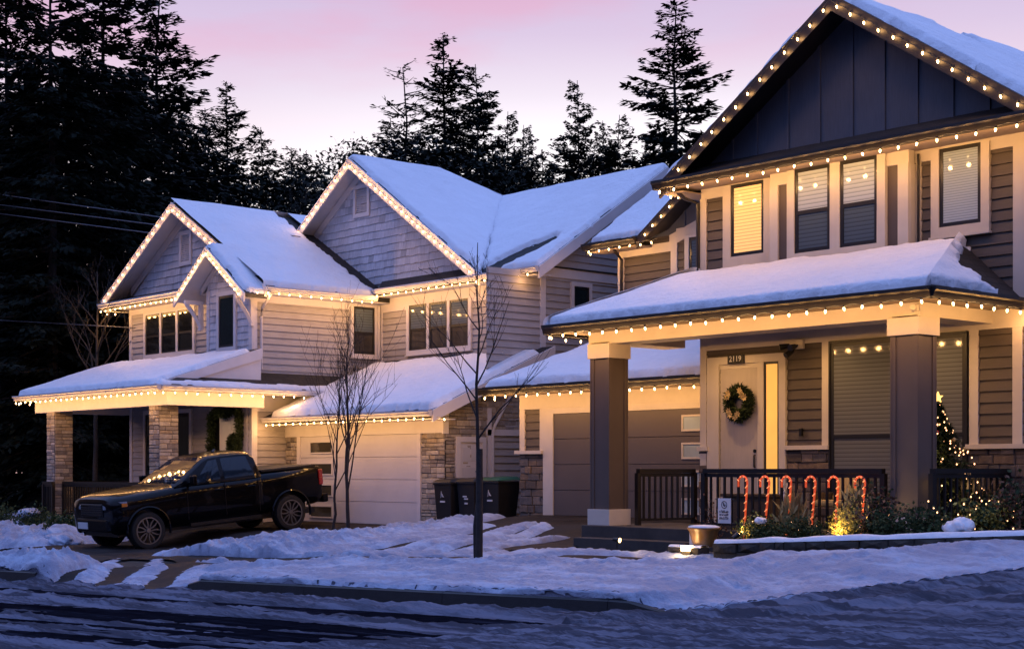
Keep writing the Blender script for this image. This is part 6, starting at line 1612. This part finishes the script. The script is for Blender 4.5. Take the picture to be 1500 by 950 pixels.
# the low dense wood between the trunks, one mass
def wood(seed=9):
    rnd = random.Random(seed); Vs = []
    for i in range(170000):
        px = rnd.uniform(-250, 1180); dist = rnd.uniform(56, 92); az = P_(px)
        pn = float(vnoise(np.array(px*.045+5), np.array(dist*.11))); hmax = Q_(236-30*math.sin(px*.013)-28*pn-80*max(0, min(1, (360-px)/120)))*dist
        f = rnd.random()**.8; z = -1.6+(hmax+1.6)*(1-(1-f)*rnd.uniform(.3, 1.0))
        cl_ = vnoise(np.array(px*.16+dist), np.array(z*.8))
        if cl_ < -.15 and z > hmax*.45 and rnd.random() < .8: z = -1.6+(z+1.6)*.6
        x = dist*(FW[0]+az*RT[0])+rnd.gauss(0, .5); y = dist*(FW[1]+az*RT[1])+rnd.gauss(0, .5); c = Vector((x, y, z))
        d = Vector((rnd.gauss(0, 1), rnd.gauss(0, 1), rnd.gauss(-.2, .6))).normalized(); l = rnd.uniform(.15, .36); v = d.cross(Vector((rnd.gauss(0, .5), rnd.gauss(0, .5), 1))).normalized()*l*.22
        Vs += [tuple(c-v*.3), tuple(c+d*l*.45-v), tuple(c+d*l), tuple(c+d*l*.5+v)]
    V = np.array(Vs, np.float32); n = len(V)//4
    me = bpy.data.meshes.new('undergrowth'); me.vertices.add(n*4); me.vertices.foreach_set('co', V.ravel()); me.loops.add(n*4); me.loops.foreach_set('vertex_index', np.arange(n*4, dtype=np.int32))
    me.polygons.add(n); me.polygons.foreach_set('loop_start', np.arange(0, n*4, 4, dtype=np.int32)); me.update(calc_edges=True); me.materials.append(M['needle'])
    o = bpy.data.objects.new('undergrowth', me); COL.objects.link(o); tag(o, 'dark undergrowth and thicket filling the wood behind the houses', 'undergrowth', kind='stuff')
wood()
# shrubs by the left porch
for (x, y, r, h, lab, sd) in ((-35.2, 16.6, .7, .6, 'dark shrub dusted with snow beside the truck nose', 51), (-37.0, 16.9, .8, .65, 'wide dark shrub in front of the left stone column', 52), (-39.6, 16.8, .9, .7, 'dark shrub at the far left edge of the garden', 53), (-33.9, 16.9, .5, .55, 'small dark shrub between the truck and the porch', 54), (-42.5, 17.2, 1.0, .8, 'dark bush left of the porch under the firs', 55)):
    bush('shrub', x, y, g_(x, y), r, r*.7, h, 1600, ['leaf'], lab, .07, seed=sd, stems=16)
def snow_lump(x, y, z, r, lab, sx=1.3):
    bm = bmesh.new(); bmesh.ops.create_icosphere(bm, subdivisions=5, radius=r)
    for v in bm.verts:
        q = v.co; nn = float(fbm(np.array(q.x*5/r*.3+q.z*4+x), np.array(q.y*5/r*.3+x), 4)); v.co = Vector((q.x*sx, q.y, q.z*.6))*(1+.5*nn)
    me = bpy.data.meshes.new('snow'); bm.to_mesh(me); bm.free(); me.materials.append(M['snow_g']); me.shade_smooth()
    o = bpy.data.objects.new('snow', me); COL.objects.link(o); o.location = (x, y, z); tag(o, lab, 'snow', kind='stuff')
snow_lump(-34.2, 16.0, g_(-34.2, 16)+.12, .45, 'heaped pile of snow beside the nose of the truck'); snow_lump(-33.4, 15.7, g_(-33.4, 15.7)+.0, .4, 'lower shoulder of the snow pile by the truck')
snow_lump(-37.6, 16.8, g_(-37.6, 16.8)+.5, .25, 'snow patch on top of the wide dark shrub'); snow_lump(-40.0, 16.6, g_(-40, 16.6)+.5, .3, 'snow patch on the far left garden shrub')
# overhead cables
for k, (a, b) in enumerate(((285, 318), (300, 330), (313, 343), (469, 482))):
    dist = 48; pts = []
    for i in range(15):
        f = i/14; px = -260+700*f; py = a+(b-a)*(px/235.) ; d = dist-6*f; az = P_(px); x = d*(FW[0]+az*RT[0]); y = d*(FW[1]+az*RT[1]); pts.append((x, y, Q_(py)*d-.0))
    mb = MB(); mb.tube(pts, .014, 4); o = mb.build('overhead_cable', M['cable'], smooth=True)
    tag(o, ['topmost overhead cable across the dark firs at left', 'second overhead cable from the top across the dark firs', 'third overhead cable meeting the leftmost rake', 'lowest overhead cable level with the upstairs windows'][k], 'cable', 'overhead cables at the left')

# ------------------------------------------------------------------ SKY, LIGHT, CAMERA
def world():
    w = bpy.data.worlds.new('World'); SC.world = w; w.use_nodes = True; nt = w.node_tree; n = nt.nodes; n.clear(); L = nt.links.new
    out = n.new('ShaderNodeOutputWorld'); bg = n.new('ShaderNodeBackground'); L(bg.outputs[0], out.inputs[0])
    tc = n.new('ShaderNodeTexCoord')
    def math_(op, a, b=None, c=None):
        m = n.new('ShaderNodeMath'); m.operation = op
        for i, v in enumerate((a, b, c)):
            if v is None: continue
            if isinstance(v, (int, float)): m.inputs[i].default_value = v
            else: L(v, m.inputs[i])
        return m.outputs[0]
    nrm = n.new('ShaderNodeVectorMath'); nrm.operation = 'NORMALIZE'; L(tc.outputs['Generated'], nrm.inputs[0])
    sep = n.new('ShaderNodeSeparateXYZ'); L(nrm.outputs[0], sep.inputs[0])
    glow = (-.690, .724)                                                        # compass direction of the afterglow
    dot = n.new('ShaderNodeVectorMath'); dot.operation = 'DOT_PRODUCT'; L(nrm.outputs[0], dot.inputs[0]); dot.inputs[1].default_value = (*glow, 0)
    def ramp(src, stops):
        r = n.new('ShaderNodeValToRGB'); e = r.color_ramp.elements; e[0].position, e[0].color = stops[0][0], (*stops[0][1], 1); e[1].position, e[1].color = stops[-1][0], (*stops[-1][1], 1)
        for p, c in stops[1:-1]: x = e.new(p); x.color = (*c, 1)
        L(src, r.inputs[0]); return r.outputs[0]
    def mix(f, a, b, bt='MIX'):
        m = n.new('ShaderNodeMix'); m.data_type = 'RGBA'; m.blend_type = bt
        for i, v in ((0, f), (6, a), (7, b)):
            if isinstance(v, tuple): m.inputs[i].default_value = (*v, 1)
            elif isinstance(v, (int, float)): m.inputs[i].default_value = v
            else: L(v, m.inputs[i])
        return m.outputs[2]
    el = sep.outputs[2]
    west = ramp(el, [(0, srgb(250, 205, 200)), (.12, srgb(255, 232, 230)), (.17, (1.3, 1.25, 1.27)), (.205, (1.08, 1.02, 1.10)), (.235, srgb(238, 228, 243)), (.27, srgb(216, 198, 226)), (.31, srgb(202, 180, 216)), (.40, (.50, .56, .98)), (.65, (.40, .58, 1.25)), (1, (.38, .57, 1.3))])
    westl = ramp(el, [(0, srgb(246, 200, 198)), (.12, srgb(250, 215, 215)), (.17, srgb(255, 240, 244)), (.205, srgb(246, 230, 240)), (.235, srgb(230, 216, 235)), (.27, srgb(214, 196, 225)), (.31, srgb(202, 182, 217)), (.40, (.50, .56, .98)), (.65, (.40, .58, 1.25)), (1, (.38, .57, 1.3))])
    d3 = n.new('ShaderNodeVectorMath'); d3.operation = 'DOT_PRODUCT'; L(nrm.outputs[0], d3.inputs[0]); _h = Vector((FW[0]+.09*RT[0], FW[1]+.09*RT[1], 0)).normalized(); d3.inputs[1].default_value = tuple(_h)
    west = mix(ramp(d3.outputs['Value'], [(.935, (0, 0, 0)), (.972, (1, 1, 1))]), westl, west)
    east = ramp(el, [(0, (.012, .012, .02)), (.15, (.02, .022, .04)), (.24, (.24, .28, .70)), (.5, (.32, .45, 1.05)), (1, (.38, .57, 1.3))])
    f = math_('MULTIPLY_ADD', dot.outputs['Value'], 1.55, -.28); f = math_('MINIMUM', math_('MAXIMUM', f, 0.0), 1.0); f = math_('POWER', f, 1.4)
    base = mix(f, east, west)
    # pink cloud streaks
    mp = n.new('ShaderNodeMapping'); mp.inputs['Scale'].default_value = (2.2, 2.2, 9.0); mp.inputs['Rotation'].default_value = (.12, .10, 0); mp.inputs['Location'].default_value = (1.1, .2, .15); L(nrm.outputs[0], mp.inputs[0])
    nz = n.new('ShaderNodeTexNoise'); nz.inputs['Scale'].default_value = 1.9; nz.inputs['Detail'].default_value = 6; nz.inputs['Roughness'].default_value = .5; L(mp.outputs[0], nz.inputs[0])
    cl = ramp(nz.outputs[0], [(.44, (0, 0, 0)), (.56, (1, 1, 1))])
    hi = ramp(el, [(.12, (.25, .25, .25)), (.17, (.02, .02, .02)), (.22, (.10, .10, .10)), (.265, (.75, .75, .75)), (.30, (1, 1, 1)), (.6, (0, 0, 0))])
    # stronger to the left of the afterglow
    d2 = n.new('ShaderNodeVectorMath'); d2.operation = 'DOT_PRODUCT'; L(nrm.outputs[0], d2.inputs[0]); _v = Vector((FW[0]-.16*RT[0], FW[1]-.16*RT[1], .305)).normalized(); d2.inputs[1].default_value = tuple(_v)
    lf = ramp(d2.outputs['Value'], [(.94, (.25, .25, .25)), (.985, (1, 1, 1))])
    cm = mix(1.0, cl, hi, 'MULTIPLY'); cm = mix(1.0, cm, lf, 'MULTIPLY'); sc_ = n.new('ShaderNodeSeparateColor'); L(cm, sc_.inputs[0])
    fc = math_('MULTIPLY', math_('MULTIPLY', sc_.outputs[0], f), .32)
    col = mix(fc, base, srgb(242, 146, 176))
    sky = n.new('ShaderNodeTexSky'); sky.sky_type = 'NISHITA'; sky.sun_disc = False; sky.sun_elevation = math.radians(1.5); sky.sun_rotation = math.atan2(glow[0], glow[1]); sky.altitude = 100
    sk = mix(1.0, col, sky.outputs[0], 'ADD'); 
    mm = n.new('ShaderNodeMix'); mm.data_type = 'RGBA'; mm.inputs[0].default_value = .006; L(col, mm.inputs[6]); L(sky.outputs[0], mm.inputs[7])
    L(mm.outputs[2], bg.inputs[0]); bg.inputs[1].default_value = 1.06
world()
sun = bpy.data.lights.new('sun', 'SUN'); sun.energy = .05; sun.angle = math.radians(20); sun.color = (1, .72, .7)
so = bpy.data.objects.new('sun', sun); COL.objects.link(so)
so.rotation_euler = Vector((.690, -.724, -.12)).to_track_quat('-Z', 'Y').to_euler()
cam = bpy.data.cameras.new('camera'); co = bpy.data.objects.new('camera', cam); COL.objects.link(co); SC.camera = co
co.location = (0, 0, 0); co.rotation_euler = (math.pi/2, 0, math.atan2(-FW[0], FW[1]))
cam.sensor_width = 36; cam.lens = 36*2272/1500.; cam.shift_y = (688-475)/1500.; cam.clip_end = 3000; cam.clip_start = .1
# lift everything so that the road lies near zero
for o in SC.objects:
    if o.parent is None: o.location.z += EYE
SC.view_settings.view_transform = 'Standard'; SC.view_settings.look = 'None'; SC.view_settings.gamma = 1; SC.view_settings.exposure = 0; SC.view_settings.use_curve_mapping = False
SC.render.engine = 'CYCLES'; cy = SC.cycles
cy.use_light_tree = True; cy.max_bounces = 5; cy.diffuse_bounces = 3; cy.glossy_bounces = 3; cy.transmission_bounces = 2; cy.sample_clamp_indirect = 3; cy.sample_clamp_direct = 0; cy.use_denoising = True; cy.caustics_reflective = False; cy.caustics_refractive = False
